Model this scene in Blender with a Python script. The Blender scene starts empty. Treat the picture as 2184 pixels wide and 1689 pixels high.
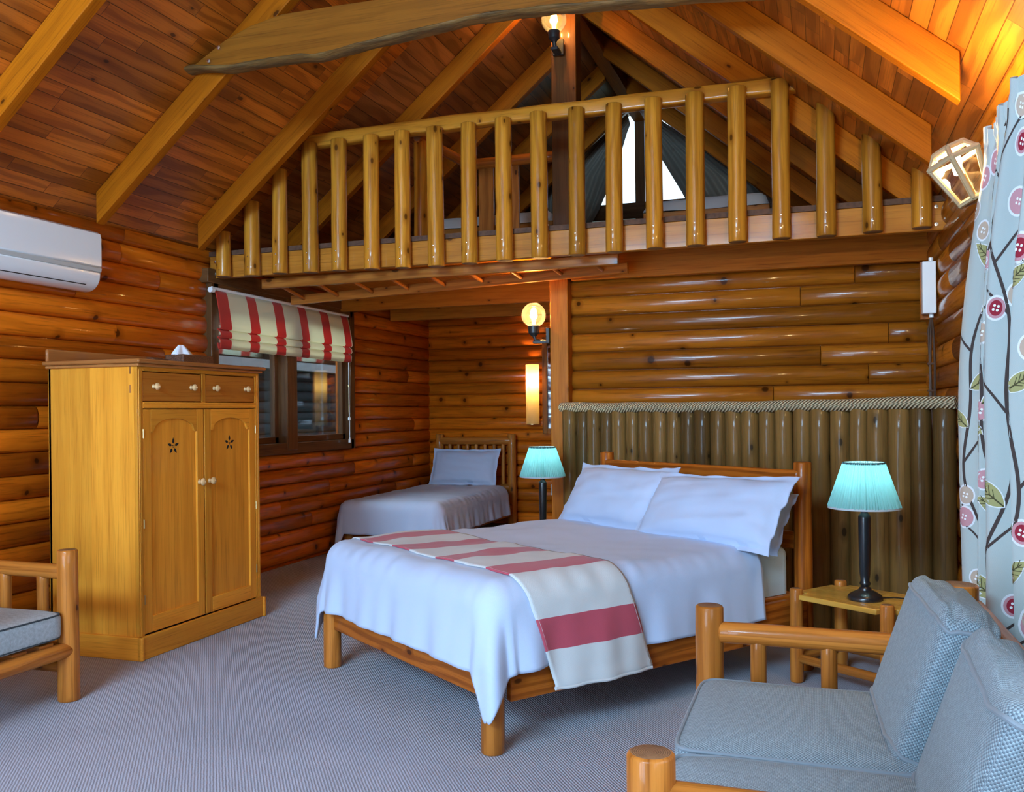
import bpy, bmesh, math, random
from mathutils import Vector, Matrix, Euler, noise
S = bpy.context.scene
COL = S.collection
random.seed(11)
PI = math.pi
V3 = Vector
XL, XR = -4.55, 0.74          # left and right wall
YF, YP, YB = -2.2, 6.94, 10.25   # front wall, centre partition, alcove back wall
SLOPE, EAVE = 0.84, 2.60
RIDGE_X = (XL + XR) / 2

# ------------------------------------------------------------------ mesh helper
class MB:
    """collects shapes of ONE part and links them as one mesh object"""
    def __init__(s):
        s.V = []; s.F = []; s.M = []; s.U = []; s.R = []
    def rnd(s):
        return (random.random(), random.random())
    def face(s, idx, uv, mi=0, r=(0.5, 0.5)):
        s.F.append(tuple(idx)); s.U.append(uv); s.M.append(mi); s.R.append(r)
    def box(s, c, size, rot=None, mi=0, grain=None, r=None):
        c = V3(c); h = [x / 2 for x in size]
        r = r or s.rnd()
        b = len(s.V); loc = []
        for x in (-1, 1):
            for y in (-1, 1):
                for z in (-1, 1):
                    p = V3((x * h[0], y * h[1], z * h[2])); loc.append(p.copy())
                    s.V.append((rot @ p if rot else p) + c)
        g = grain if grain is not None else max(range(3), key=lambda i: size[i])
        for q, ax in (((0, 1, 3, 2), 0), ((4, 6, 7, 5), 0), ((0, 4, 5, 1), 1), ((2, 3, 7, 6), 1), ((0, 2, 6, 4), 2), ((1, 5, 7, 3), 2)):
            o = [i for i in range(3) if i != ax]
            if g in o:
                a = g; bb = [i for i in o if i != g][0]
            else:
                a, bb = o
            off = ax * 0.37
            s.face([b + i for i in q], [(loc[i][a], loc[i][bb] + off) for i in q], mi, r)
    def tube(s, pts, rad, seg=16, caps=True, mi=0, capmi=None, rd=0.0, wob=0.0, r=None, flat=False):
        """round bar through pts; rd rounds the two ends; wob makes it hand peeled"""
        pts = [V3(p) for p in pts]
        r = r or s.rnd()
        rads = list(rad) if isinstance(rad, (list, tuple)) else [rad] * len(pts)
        if rd > 0:
            d0 = (pts[1] - pts[0]).normalized(); d1 = (pts[-1] - pts[-2]).normalized()
            r0, r1 = rads[0], rads[-1]
            pts = [pts[0], pts[0] + d0 * rd * .4, pts[0] + d0 * rd] + pts[1:-1] + [pts[-1] - d1 * rd, pts[-1] - d1 * rd * .4, pts[-1]]
            rads = [r0 - rd, r0 - rd * .35, r0] + rads[1:-1] + [r1, r1 - rd * .35, r1 - rd]
        n = len(pts); b = len(s.V); L = 0.0; us = []
        t = (pts[1] - pts[0]).normalized()
        ref = V3((0, 0, 1)) if abs(t.z) < .9 else V3((1, 0, 0))
        e1 = t.cross(ref).normalized(); ph = random.random() * 50
        for i, p in enumerate(pts):
            if 0 < i < n - 1: tt = (pts[i + 1] - pts[i - 1]).normalized()
            elif i == 0: tt = t
            else: tt = (pts[-1] - pts[-2]).normalized()
            e1 = (e1 - tt * e1.dot(tt)).normalized(); e2 = tt.cross(e1)
            if i: L += (p - pts[i - 1]).length
            us.append(L)
            for k in range(seg):
                a = 2 * PI * k / seg
                rr = rads[i]
                if wob: rr *= 1 + wob * noise.noise(V3((math.cos(a) * .8 + ph, math.sin(a) * .8, L * 5)))
                s.V.append(p + (e1 * math.cos(a) + e2 * math.sin(a)) * rr)
        rm = max(rads)
        for i in range(n - 1):
            for k in range(seg):
                k2 = (k + 1) % seg
                v0 = 2 * PI * rm * k / seg; v1 = 2 * PI * rm * (k + 1) / seg
                s.face([b + i * seg + k, b + i * seg + k2, b + (i + 1) * seg + k2, b + (i + 1) * seg + k],
                       [(us[i], v0), (us[i], v1), (us[i + 1], v1), (us[i + 1], v0)], mi, r)
        if caps:
            cm = mi if capmi is None else capmi
            for i, rev in ((0, True), (n - 1, False)):
                ix = [b + i * seg + k for k in range(seg)]
                uv = [(math.cos(2 * PI * k / seg) * rads[i], math.sin(2 * PI * k / seg) * rads[i]) for k in range(seg)]
                if rev: ix = ix[::-1]; uv = uv[::-1]
                s.face(ix, uv, cm, r)
    def log(s, p0, p1, r0, r1=None, n=6, seg=16, wob=.05, rd=.008, mi=0, capmi=1, bend=0.0):
        p0, p1 = V3(p0), V3(p1); r1 = r0 if r1 is None else r1
        side = (p1 - p0).cross(V3((.3, .5, .8))).normalized()
        P = [p0.lerp(p1, i / n) + side * bend * math.sin(PI * i / n) for i in range(n + 1)]
        s.tube(P, [r0 + (r1 - r0) * i / n for i in range(n + 1)], seg, True, mi, capmi, rd, wob)
    def lathe(s, prof, c, seg=24, mi=0, M=None, closed=False, mif=None):
        c = V3(c); b = len(s.V); n = len(prof); r = s.rnd()
        for (rr, z) in prof:
            for k in range(seg):
                a = 2 * PI * k / seg
                p = V3((math.cos(a) * rr, math.sin(a) * rr, z))
                s.V.append((M @ p if M else p) + c)
        for i in range(n - 1):
            for k in range(seg):
                k2 = (k + 1) % seg
                s.face([b + i * seg + k, b + i * seg + k2, b + (i + 1) * seg + k2, b + (i + 1) * seg + k],
                       [(prof[i][1], k / seg * .2), (prof[i][1], (k + 1) / seg * .2), (prof[i + 1][1], (k + 1) / seg * .2), (prof[i + 1][1], k / seg * .2)],
                       mif(i) if mif else mi, r)
    def grid(s, fn, nu, nv, mi=0, mif=None, uvf=None, r=None, wrapu=False):
        """fn(a,b) with a,b in 0..1 -> point"""
        b = len(s.V); r = r or s.rnd()
        for i in range(nu + 1):
            for j in range(nv + 1):
                s.V.append(V3(fn(i / nu, j / nv)))
        for i in range(nu):
            for j in range(nv):
                q = [(i, j), (i + 1, j), (i + 1, j + 1), (i, j + 1)]
                s.face([b + x * (nv + 1) + y for x, y in q],
                       [(uvf(x / nu, y / nv) if uvf else (x / nu, y / nv)) for x, y in q],
                       mif((i + .5) / nu, (j + .5) / nv) if mif else mi, r)
    def prism(s, poly, M, h, mi=0, r=None, grain=0):
        """2D polygon (ccw) extruded by h along local z, placed by 4x4 matrix M"""
        b = len(s.V); n = len(poly); r = r or s.rnd()
        for z in (0, h):
            for x, y in poly: s.V.append(M @ V3((x, y, z)))
        uvp = [(p[0], p[1]) if grain == 0 else (p[1], p[0]) for p in poly]
        s.face([b + n + i for i in range(n)], uvp, mi, r)
        s.face([b + i for i in reversed(range(n))], uvp[::-1], mi, r)
        d = 0
        for i in range(n):
            j = (i + 1) % n
            l = math.dist(poly[i], poly[j])
            s.face([b + i, b + j, b + n + j, b + n + i], [(d, 0), (d + l, 0), (d + l, h), (d, h)], mi, r)
            d += l
    def build(s, name, mats, parent=None, bevel=0, sharp=40, subsurf=0, weld=False, solid=0):
        me = bpy.data.meshes.new(name)
        me.from_pydata([tuple(v) for v in s.V], [], s.F)
        ul = me.uv_layers.new(name='UVMap'); rl = me.uv_layers.new(name='rnd')
        uvs = [c for f in s.U for t in f for c in t]
        ul.data.foreach_set('uv', uvs)
        rl.data.foreach_set('uv', [c for f, q in zip(s.F, s.R) for _ in f for c in q])
        if not isinstance(mats, (list, tuple)): mats = [mats]
        for m in mats: me.materials.append(m)
        nm = len(mats)
        me.polygons.foreach_set('material_index', [min(m, nm - 1) for m in s.M])
        if weld:
            bm = bmesh.new(); bm.from_mesh(me); bmesh.ops.remove_doubles(bm, verts=bm.verts, dist=1e-5); bm.to_mesh(me); bm.free()
        me.shade_smooth(); me.set_sharp_from_angle(angle=math.radians(sharp))
        me.update()
        o = bpy.data.objects.new(name, me); COL.objects.link(o)
        if parent is not None: adopt(o, parent)
        if bevel:
            md = o.modifiers.new('soft edges', 'BEVEL'); md.width = bevel; md.segments = 2; md.limit_method = 'ANGLE'; md.angle_limit = math.radians(50)
        if solid:
            md = o.modifiers.new('thickness', 'SOLIDIFY'); md.thickness = solid; md.offset = 0
        if subsurf:
            md = o.modifiers.new('smooth', 'SUBSURF'); md.levels = subsurf; md.render_levels = subsurf
        return o

def wmat(o):
    m = Matrix.Translation(o.location) @ o.rotation_euler.to_matrix().to_4x4()
    return (wmat(o.parent) @ o.matrix_parent_inverse @ m) if o.parent else m
def adopt(o, parent):
    o.parent = parent; o.matrix_parent_inverse = wmat(parent).inverted()
def tag(o, label, cat, group=None):
    o['label'] = label; o['category'] = cat
    if group: o['group'] = group
    return o
def thing(name, label, cat, loc=(0, 0, 0), group=None):
    o = bpy.data.objects.new(name, None); COL.objects.link(o); o.location = loc
    o.empty_display_size = .1
    return tag(o, label, cat, group)
def struct(o):
    o['kind'] = 'structure'; return o
def dup(root, move, label, rotz=0):
    r = root.copy(); COL.objects.link(r); r.location = V3(root.location) + V3(move); r.rotation_euler = (0, 0, rotz); r['label'] = label
    for ch in list(root.children):
        c = ch.copy(); COL.objects.link(c); c.parent = r; c.matrix_parent_inverse = ch.matrix_parent_inverse.copy()
        for g in list(ch.children):
            d = g.copy(); COL.objects.link(d); d.parent = c; d.matrix_parent_inverse = g.matrix_parent_inverse.copy()
    return r
def mat4(ex, ey, ez, o):
    return Matrix((( ex[0], ey[0], ez[0], o[0]), (ex[1], ey[1], ez[1], o[1]), (ex[2], ey[2], ez[2], o[2]), (0, 0, 0, 1)))
def rz(a): return Matrix.Rotation(a, 3, 'Z')

# ------------------------------------------------------------------ materials
class NT:
    def __init__(s, name):
        s.m = bpy.data.materials.new(name); s.m.use_nodes = True
        s.t = s.m.node_tree; s.t.nodes.clear()
        s.out = s.t.nodes.new('ShaderNodeOutputMaterial')
    def n(s, typ, **kw):
        o = s.t.nodes.new(typ)
        for k, v in kw.items(): setattr(o, k, v)
        return o
    def l(s, a, b): s.t.links.new(a, b)
    def val(s, sock, v):
        if isinstance(v, (int, float)): sock.default_value = v
        elif isinstance(v, (tuple, list)): sock.default_value = tuple(v) if len(v) != 3 or len(sock.default_value) == 3 else tuple(v) + (1,)
        else: s.l(v, sock)
    def math(s, op, a, b=0.0, c=None, clamp=False):
        o = s.n('ShaderNodeMath', operation=op, use_clamp=clamp)
        s.val(o.inputs[0], a); s.val(o.inputs[1], b)
        if c is not None: s.val(o.inputs[2], c)
        return o.outputs[0]
    def mr(s, v, a, b, c=0.0, d=1.0, smooth=True):
        o = s.n('ShaderNodeMapRange', interpolation_type='SMOOTHSTEP' if smooth else 'LINEAR')
        for i, x in enumerate((v, a, b, c, d)): s.val(o.inputs[i], x)
        return o.outputs[0]
    def xyz(s, x, y, z=0.0):
        o = s.n('ShaderNodeCombineXYZ')
        for i, q in enumerate((x, y, z)): s.val(o.inputs[i], q)
        return o.outputs[0]
    def noise(s, vec, scale=1, detail=3, rough=.5, dist=0):
        o = s.n('ShaderNodeTexNoise'); s.val(o.inputs['Vector'], vec)
        o.inputs['Scale'].default_value = scale; o.inputs['Detail'].default_value = detail
        o.inputs['Roughness'].default_value = rough; o.inputs['Distortion'].default_value = dist
        return o.outputs['Fac']
    def mix(s, f, a, b, mode='MIX'):
        o = s.n('ShaderNodeMix', data_type='RGBA', blend_type=mode)
        s.val(o.inputs[0], f); s.val(o.inputs[6], a); s.val(o.inputs[7], b)
        return o.outputs[2]
    def uv(s, name):
        o = s.n('ShaderNodeUVMap', uv_map=name); q = s.n('ShaderNodeSeparateXYZ'); s.l(o.outputs[0], q.inputs[0])
        return q.outputs[0], q.outputs[1]
    def hsv(s, col, v):
        o = s.n('ShaderNodeHueSaturation'); s.val(o.inputs['Color'], col); s.val(o.inputs['Value'], v); return o.outputs[0]
    def bump(s, h, strength=.2, dist=.01):
        o = s.n('ShaderNodeBump'); o.inputs['Strength'].default_value = strength; o.inputs['Distance'].default_value = dist
        s.val(o.inputs['Height'], h); return o.outputs[0]
    def bsdf(s, base, rough=.5, normal=None, **kw):
        o = s.n('ShaderNodeBsdfPrincipled'); s.val(o.inputs['Base Color'], base); s.val(o.inputs['Roughness'], rough)
        if normal is not None: s.l(normal, o.inputs['Normal'])
        for k, v in kw.items(): s.val(o.inputs[k.replace('_', ' ')], v)
        s.l(o.outputs[0], s.out.inputs[0]); return o

def woodgraph(N, u, v, r1, r2, light, mid, dark, knots, tint, fine=1.0, ring=16.0, figs=1.0):
    U = N.math('ADD', u, N.math('MULTIPLY', r1, 37.0)); Vv = N.math('ADD', v, N.math('MULTIPLY', r2, 53.0))
    z = N.math('MULTIPLY', r1, 19.0)
    warp = N.noise(N.xyz(N.math('MULTIPLY', U, 1.3), N.math('MULTIPLY', Vv, 5.0), z), 1, 2)
    fig = N.math('SINE', N.math('MULTIPLY', N.math('ADD', N.math('MULTIPLY', Vv, ring), N.math('MULTIPLY', warp, 2.4)), 6.283))
    fig = N.mr(fig, -1.0, 1.0)
    fib = N.noise(N.xyz(N.math('MULTIPLY', U, 3.0 * fine), N.math('MULTIPLY', Vv, 130.0 * fine), z), 1, 4, .6)
    blotch = N.noise(N.xyz(N.math('MULTIPLY', U, 1.6), N.math('MULTIPLY', Vv, 4.0), z), 1, 3)
    streak = N.noise(N.xyz(N.math('MULTIPLY', U, .9), N.math('MULTIPLY', Vv, 22.0), z), 1, 3, .6)
    late = N.mr(fig, .55, .98)
    col = N.mix(N.math('MULTIPLY', fig, .55 * figs), light, mid)
    col = N.mix(N.math('MULTIPLY', late, .38 * figs), col, dark)
    col = N.mix(N.mr(fib, .48, .76, 0, .62), col, dark)
    col = N.mix(N.mr(streak, .52, .72, 0, .45), col, mid)
    col = N.mix(N.mr(blotch, .5, .8, 0, .55), col, mid)
    if knots > 0:
        vo = N.n('ShaderNodeTexVoronoi', feature='F1', voronoi_dimensions='2D')
        N.val(vo.inputs['Vector'], N.xyz(N.math('MULTIPLY', U, 3.6), N.math('MULTIPLY', Vv, 7.0)))
        vo.inputs['Scale'].default_value = 1
        sp = N.n('ShaderNodeSeparateColor'); N.l(vo.outputs['Color'], sp.inputs[0])
        on = N.math('GREATER_THAN', sp.outputs[0], 1 - knots)
        sz = N.math('ADD', .030, N.math('MULTIPLY', sp.outputs[1], .075))
        d = N.math('ADD', vo.outputs['Distance'], N.math('MULTIPLY', N.math('SUBTRACT', warp, .5), .08))
        halo = N.math('MULTIPLY', N.mr(N.math('DIVIDE', d, sz), 3.2, 1.0), on)
        core = N.math('MULTIPLY', N.mr(N.math('DIVIDE', d, sz), 1.15, .6), on)
        col = N.mix(N.math('MULTIPLY', halo, .6), col, tuple((a + b) / 2 for a, b in zip(mid, dark)))
        col = N.mix(N.math('MULTIPLY', core, .85), col, tuple(c * .35 for c in dark))
    val = N.math('ADD', 1 - tint / 2, N.math('MULTIPLY', r2, tint))
    return N.hsv(col, val), fib, fig

def wood(name, light, mid, dark, rough=.32, knots=.3, tint=.4, coat=.35, bump=.12, fine=1.0, ring=16.0, figs=.35):
    N = NT(name); u, v = N.uv('UVMap'); r1, r2 = N.uv('rnd')
    col, fib, fig = woodgraph(N, u, v, r1, r2, light, mid, dark, knots, tint, fine, ring, figs)
    N.bsdf(col, N.mr(fib, .2, .9, rough, rough + .15), N.bump(fib, bump, .004), Coat_Weight=coat * .7, Coat_Roughness=.10, Specular_IOR_Level=.10)
    return N.m

def boards(name, light, mid, dark, bw=.085, bl=1.1, rough=.4, tint=.6, groove=.03, coat=.15, knots=.12):
    """narrow boards: u runs along them, v across"""
    N = NT(name); u, v = N.uv('UVMap')
    vs = N.math('DIVIDE', v, bw); row = N.math('FLOOR', vs)
    wn = N.n('ShaderNodeTexWhiteNoise', noise_dimensions='1D'); N.l(row, wn.inputs['W'])
    us = N.math('ADD', N.math('DIVIDE', u, bl), N.math('MULTIPLY', wn.outputs['Value'], 7.0)); cl = N.math('FLOOR', us)
    w2 = N.n('ShaderNodeTexWhiteNoise', noise_dimensions='2D'); N.l(N.xyz(row, cl), w2.inputs['Vector'])
    sp = N.n('ShaderNodeSeparateColor'); N.l(w2.outputs['Color'], sp.inputs[0])
    col, fib, fig = woodgraph(N, u, v, sp.outputs[0], sp.outputs[1], light, mid, dark, knots, tint, 1.0, 9.0)
    fv = N.math('FRACT', vs); ev = N.math('MINIMUM', fv, N.math('SUBTRACT', 1.0, fv))
    fu = N.math('FRACT', us); eu = N.math('MULTIPLY', N.math('MINIMUM', fu, N.math('SUBTRACT', 1.0, fu)), bl / bw)
    g = N.math('MAXIMUM', N.mr(ev, groove, groove * .35), N.mr(eu, groove * .8, groove * .3))
    col = N.mix(N.math('MULTIPLY', g, .85), col, tuple(c * .25 for c in dark))
    h = N.math('SUBTRACT', N.math('MULTIPLY', fib, .12), g)
    N.bsdf(col, rough, N.bump(h, .5, .004), Coat_Weight=coat, Coat_Roughness=.25)
    return N.m

def plain(name, col, rough=.5, metal=0.0, coat=0.0, noisy=0.0, nscale=40, bump=0.0, **kw):
    N = NT(name); c = col; nrm = None
    tc = N.n('ShaderNodeTexCoord')
    if noisy or bump:
        f = N.noise(tc.outputs['Object'], nscale, 4)
        if noisy: c = N.hsv(tuple(col) + (1,), N.mr(f, .25, .75, 1 - noisy, 1 + noisy))
        if bump: nrm = N.bump(f, bump, .004)
    N.bsdf(c, rough, nrm, Metallic=metal, Coat_Weight=coat, **kw)
    return N.m

def cloth(name, col, scale=900, rough=.85, bump=.08, trans=0.0, wr=0.0):
    N = NT(name); u, v = N.uv('UVMap')
    a = N.math('SINE', N.math('MULTIPLY', u, scale)); b = N.math('SINE', N.math('MULTIPLY', v, scale))
    tc = N.n('ShaderNodeTexCoord')
    big = N.noise(tc.outputs['Object'], 9, 4, .55)
    h = N.math('ADD', N.math('MULTIPLY', N.math('MULTIPLY', a, b), .03), N.math('MULTIPLY', big, wr))
    pb = N.bsdf(col, rough, N.bump(h, bump, .02), Sheen_Weight=.15)
    if trans:
        tl = N.n('ShaderNodeBsdfTranslucent'); tl.inputs[0].default_value = col
        ms = N.n('ShaderNodeMixShader'); ms.inputs[0].default_value = trans
        N.l(pb.outputs[0], ms.inputs[1]); N.l(tl.outputs[0], ms.inputs[2]); N.l(ms.outputs[0], N.out.inputs[0])
    return N.m

def weave(name, c1, c2, pitch=.0065, rough=.9):
    """basket weave upholstery"""
    N = NT(name); u, v = N.uv('UVMap')
    k = 6.283 / pitch / 2
    a = N.math('SINE', N.math('MULTIPLY', u, k)); b = N.math('SINE', N.math('MULTIPLY', v, k))
    w = N.math('MULTIPLY', a, b)
    f = N.mr(w, -.35, .35)
    n = N.noise(N.xyz(N.math('MULTIPLY', u, 60.0), N.math('MULTIPLY', v, 60.0)), 1, 3)
    col = N.mix(f, c2, c1); col = N.hsv(col, N.mr(n, .2, .8, .8, 1.15))
    h = N.math('ABSOLUTE', w)
    N.bsdf(col, rough, N.bump(h, .55, .003), Sheen_Weight=.2)
    return N.m

def glow(name, col, strength):
    N = NT(name); e = N.n('ShaderNodeEmission'); e.inputs[0].default_value = tuple(col) + (1,); e.inputs[1].default_value = strength
    N.l(e.outputs[0], N.out.inputs[0]); return N.m

def thin_glass(name, tint=(1, 1, 1), gloss=.12, rough=.02, haze=0.0):
    N = NT(name); t = N.n('ShaderNodeBsdfTransparent'); t.inputs[0].default_value = tuple(tint) + (1,)
    g = N.n('ShaderNodeBsdfGlossy'); g.inputs['Roughness'].default_value = rough
    fr = N.n('ShaderNodeFresnel'); fr.inputs[0].default_value = 1.45
    if haze:
        tl = N.n('ShaderNodeBsdfTranslucent'); tl.inputs[0].default_value = tuple(tint) + (1,)
        mm = N.n('ShaderNodeMixShader'); mm.inputs[0].default_value = haze
        N.l(t.outputs[0], mm.inputs[1]); N.l(tl.outputs[0], mm.inputs[2]); t = mm
    m = N.n('ShaderNodeMixShader'); N.l(N.math('ADD', N.math('MULTIPLY', fr.outputs[0], .8), gloss, clamp=True), m.inputs[0])
    N.l(t.outputs[0], m.inputs[1]); N.l(g.outputs[0], m.inputs[2])
    N.l(m.outputs[0], N.out.inputs[0]); return N.m

M = {}
M['log'] = wood('varnished log', (.62, .146, .007), (.42, .085, .003), (.12, .022, .001), .28, .38, .55, .5)
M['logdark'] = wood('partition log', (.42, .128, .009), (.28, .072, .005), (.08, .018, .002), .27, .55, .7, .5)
M['pole'] = wood('dark pole', (.185, .096, .026), (.112, .058, .015), (.036, .019, .006), .42, .3, .85, .25)
M['round'] = wood('peeled round pine', (.58, .235, .022), (.42, .135, .010), (.16, .042, .004), .28, .62, .55, .5, figs=.6)
M['furn'] = wood('furniture pine pole', (.50, .172, .028), (.36, .105, .014), (.15, .036, .005), .32, .4, .4, .4, figs=.7)
M['bedrail'] = wood('stained bed board', (.44, .118, .012), (.32, .074, .007), (.12, .024, .003), .3, .25, .25, .3, ring=22, figs=1.0)
M['beam'] = wood('roof timber', (.46, .122, .003), (.35, .086, .002), (.15, .034, .001), .5, .12, .3, .0, ring=10)
M['beamred'] = wood('loft beam', (.50, .182, .022), (.40, .122, .012), (.18, .05, .005), .3, .12, .3, .4, ring=10)
M['beamor'] = wood('orange under-loft timber', (.52, .165, .014), (.40, .11, .008), (.17, .04, .003), .36, .12, .3, .12, ring=10)
M['ward'] = wood('pale pine', (.74, .30, .030), (.62, .215, .017), (.38, .11, .009), .38, .0, .45, .15, ring=7)
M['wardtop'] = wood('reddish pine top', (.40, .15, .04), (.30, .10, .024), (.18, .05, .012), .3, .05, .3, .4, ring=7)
M['drawer'] = wood('reddish drawer pine', (.50, .175, .022), (.40, .12, .013), (.24, .06, .008), .38, .0, .2, .2, ring=7)
M['knob'] = wood('knob wood', (.72, .46, .22), (.62, .36, .15), (.5, .26, .1), .25, 0, .1, .5)
M['table'] = wood('nightstand top', (.62, .33, .055), (.50, .23, .035), (.3, .11, .018), .22, .1, .25, .6, ring=8)
M['tie'] = wood('tie beam timber', (.29, .098, .009), (.21, .064, .006), (.09, .026, .003), .45, .10, .3, .15, ring=10)
M['postdark'] = wood('dark post timber', (.16, .055, .012), (.11, .036, .007), (.05, .015, .003), .4, .12, .3, .25, ring=10)  # darker brown than the other posts
M['endgrain'] = None
M['ceil'] = boards('ceiling boards', (.58, .165, .015), (.40, .098, .007), (.16, .034, .003), .088, .9)
M['loftboard'] = boards('loft boards', (.40, .15, .04), (.3, .1, .022), (.13, .04, .009), .11, 2.5)
M['darkframe'] = wood('dark window timber', (.14, .062, .022), (.09, .037, .014), (.035, .014, .006), .3, .05, .3, .45)
def endgrain():
    N = NT('sawn end grain'); u, v = N.uv('UVMap')
    d = N.math('SQRT', N.math('ADD', N.math('MULTIPLY', u, u), N.math('MULTIPLY', v, v)))
    n = N.noise(N.xyz(N.math('MULTIPLY', u, 40.0), N.math('MULTIPLY', v, 40.0)), 1, 4)
    s_ = N.math('SINE', N.math('ADD', N.math('MULTIPLY', d, 1500.0), N.math('MULTIPLY', n, 7.0)))
    c = N.mix(N.mr(s_, -.6, 1.0), (.30, .15, .07, 1), (.13, .055, .022, 1))
    c = N.mix(N.mr(n, .5, .8, 0, .6), c, (.05, .022, .01, 1))
    N.bsdf(c, .55, N.bump(s_, .3, .002)); return N.m
M['endgrain'] = endgrain()
M['white'] = cloth('white cotton', (.50, .60, .79, 1), 1500, .8, .25, wr=.10)
M['sheet'] = cloth('pale blue sheet', (.50, .62, .67, 1), 1500, .8, .25, wr=.15)
M['cream'] = cloth('cream cotton', (.60, .62, .62, 1), 1100, .9, .3, wr=.15)
M['pink'] = cloth('raspberry cotton', (.47, .065, .10, 1), 1100, .9, .3, wr=.15)
M['blindcream'] = cloth('cream blind cloth', (.86, .82, .62, 1), 1100, .9, .25, .35, .1)
M['blindred'] = cloth('red blind cloth', (.70, .055, .028, 1), 1100, .9, .25, .35, .1)
M['greydrape'] = cloth('dark grey drape', (.28, .235, .18, 1), 900, .95, .2)
M['sofa'] = weave('grey basket weave', (.285, .365, .40), (.12, .155, .185), .0045)
M['chaircloth'] = weave('grey green weave', (.50, .57, .60), (.34, .40, .43), .003)
M['piping'] = cloth('grey piping', (.20, .235, .265, 1), 1500, .9)
M['darkpiping'] = plain('dark piping', (.04, .055, .065), .8)
M['black'] = plain('black painted', (.012, .014, .016), .28, coat=.4)
M['blackmetal'] = plain('black lamp fitting', (.02, .02, .02), .4)
M['plastic'] = plain('white plastic', (.86, .90, .93), .22, coat=.4)
M['plasticgrey'] = plain('grey plastic', (.50, .53, .53), .4)
M['slot'] = plain('black slot', (.01, .01, .01), .7)
M['steel'] = plain('screw steel', (.75, .70, .6), .25, 1.0)
M['brass'] = plain('brass', (.72, .5, .2), .3, 1.0)
M['strip'] = plain('brown edging', (.10, .042, .02), .8, noisy=.3)
M['cable'] = plain('brown cable', (.09, .045, .025), .5)
M['wicker'] = plain('brown wicker', (.13, .05, .022), .6, noisy=.6, nscale=180, bump=.8)
M['tissue'] = plain('white tissue', (.82, .86, .95), .8)
M['hole_shade'] = plain('painted hole shade', (.006, .004, .003), 1.0)
M['glass'] = thin_glass('window glass', (.92, .96, .97), .03)
M['globe'] = thin_glass('smoked globe glass', (1.0, .84, .52), .05, .03, .05)
M['lantglass'] = thin_glass('lantern glass', (1.0, .96, .85), .05, .06)
M['bulb'] = glow('lit filament', (1.0, .74, .34), 14)
M['coolbulb'] = glow('lit tube', (.95, .97, 1.0), 30)
M['lantbulb'] = glow('lit lantern bulb', (1.0, .93, .8), 40)
def bark():
    N = NT('waney edge'); tc = N.n('ShaderNodeTexCoord')
    mp = N.n('ShaderNodeMapping'); mp.inputs['Scale'].default_value = (.18, 1, 1.6); N.l(tc.outputs['Object'], mp.inputs[0])
    f = N.noise(mp.outputs[0], 24, 5, .6)
    c = N.mix(N.mr(f, .35, .65), (.23, .12, .03, 1), (.11, .06, .018, 1))
    N.bsdf(c, .6, N.bump(f, .6, .02)); return N.m
M['bark'] = bark()
def carpet():
    N = NT('grey ribbed carpet'); tc = N.n('ShaderNodeTexCoord'); q = N.n('ShaderNodeSeparateXYZ'); N.l(tc.outputs['Object'], q.inputs[0])
    x, y = q.outputs[0], q.outputs[1]
    # looped rows running obliquely to the walls
    k = N.math('ADD', N.math('MULTIPLY', x, .80), N.math('MULTIPLY', y, .60)); t = N.math('SUBTRACT', N.math('MULTIPLY', y, .80), N.math('MULTIPLY', x, .60))
    wob = N.noise(tc.outputs['Object'], 30, 2)
    rows = N.math('SINE', N.math('ADD', N.math('MULTIPLY', k, 6.283 / .011), N.math('MULTIPLY', wob, 2.5)))
    loops = N.math('SINE', N.math('ADD', N.math('MULTIPLY', t, 6.283 / .009), N.math('MULTIPLY', wob, 3.0)))
    h = N.math('ADD', N.math('MULTIPLY', rows, .5), N.math('MULTIPLY', loops, .3))
    fine = N.noise(tc.outputs['Object'], 160, 3, .7); big = N.noise(tc.outputs['Object'], 1.7, 3)
    c = N.mix(N.mr(N.math('ADD', h, N.math('MULTIPLY', fine, 1.1)), -.6, 1.5), (.235, .24, .29, 1), (.47, .475, .58, 1))
    c = N.mix(N.mr(fine, .55, .75, 0, .35), c, (.24, .22, .25, 1))
    c = N.hsv(c, N.mr(big, .3, .7, .92, 1.08))
    N.bsdf(c, .95, N.bump(N.math('ADD', h, fine), .6, .006), Sheen_Weight=.2); return N.m
M['carpet'] = carpet()
def rope():
    N = NT('pale twisted rope'); u, v = N.uv('UVMap')
    s_ = N.math('SINE', N.math('MULTIPLY', N.math('ADD', N.math('MULTIPLY', u, 1.0), N.math('MULTIPLY', v, .9)), 6.283 / .024))
    n = N.noise(N.xyz(N.math('MULTIPLY', u, 90.0), N.math('MULTIPLY', v, 90.0)), 1, 3)
    c = N.mix(N.mr(s_, -.9, -.1), (.14, .10, .045, 1), (.78, .64, .40, 1)); c = N.hsv(c, N.mr(n, .2, .8, .75, 1.2))
    N.bsdf(c, .85, N.bump(s_, .9, .008)); return N.m
M['rope'] = rope()
def shade():
    N = NT('pleated teal shade'); u, v = N.uv('UVMap')
    d = N.n('ShaderNodeBsdfDiffuse'); d.inputs[0].default_value = (.26, .47, .48, 1)
    t = N.n('ShaderNodeBsdfTranslucent'); t.inputs[0].default_value = (.13, .42, .44, 1)
    m = N.n('ShaderNodeMixShader'); m.inputs[0].default_value = .45
    N.l(d.outputs[0], m.inputs[1]); N.l(t.outputs[0], m.inputs[2]); N.l(m.outputs[0], N.out.inputs[0]); return N.m
M['shade'] = shade()
M['shaderim'] = plain('dark teal binding', (.03, .10, .11), .8)
M['shadehem'] = plain('pale grey braid', (.42, .48, .52), .9)
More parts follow.
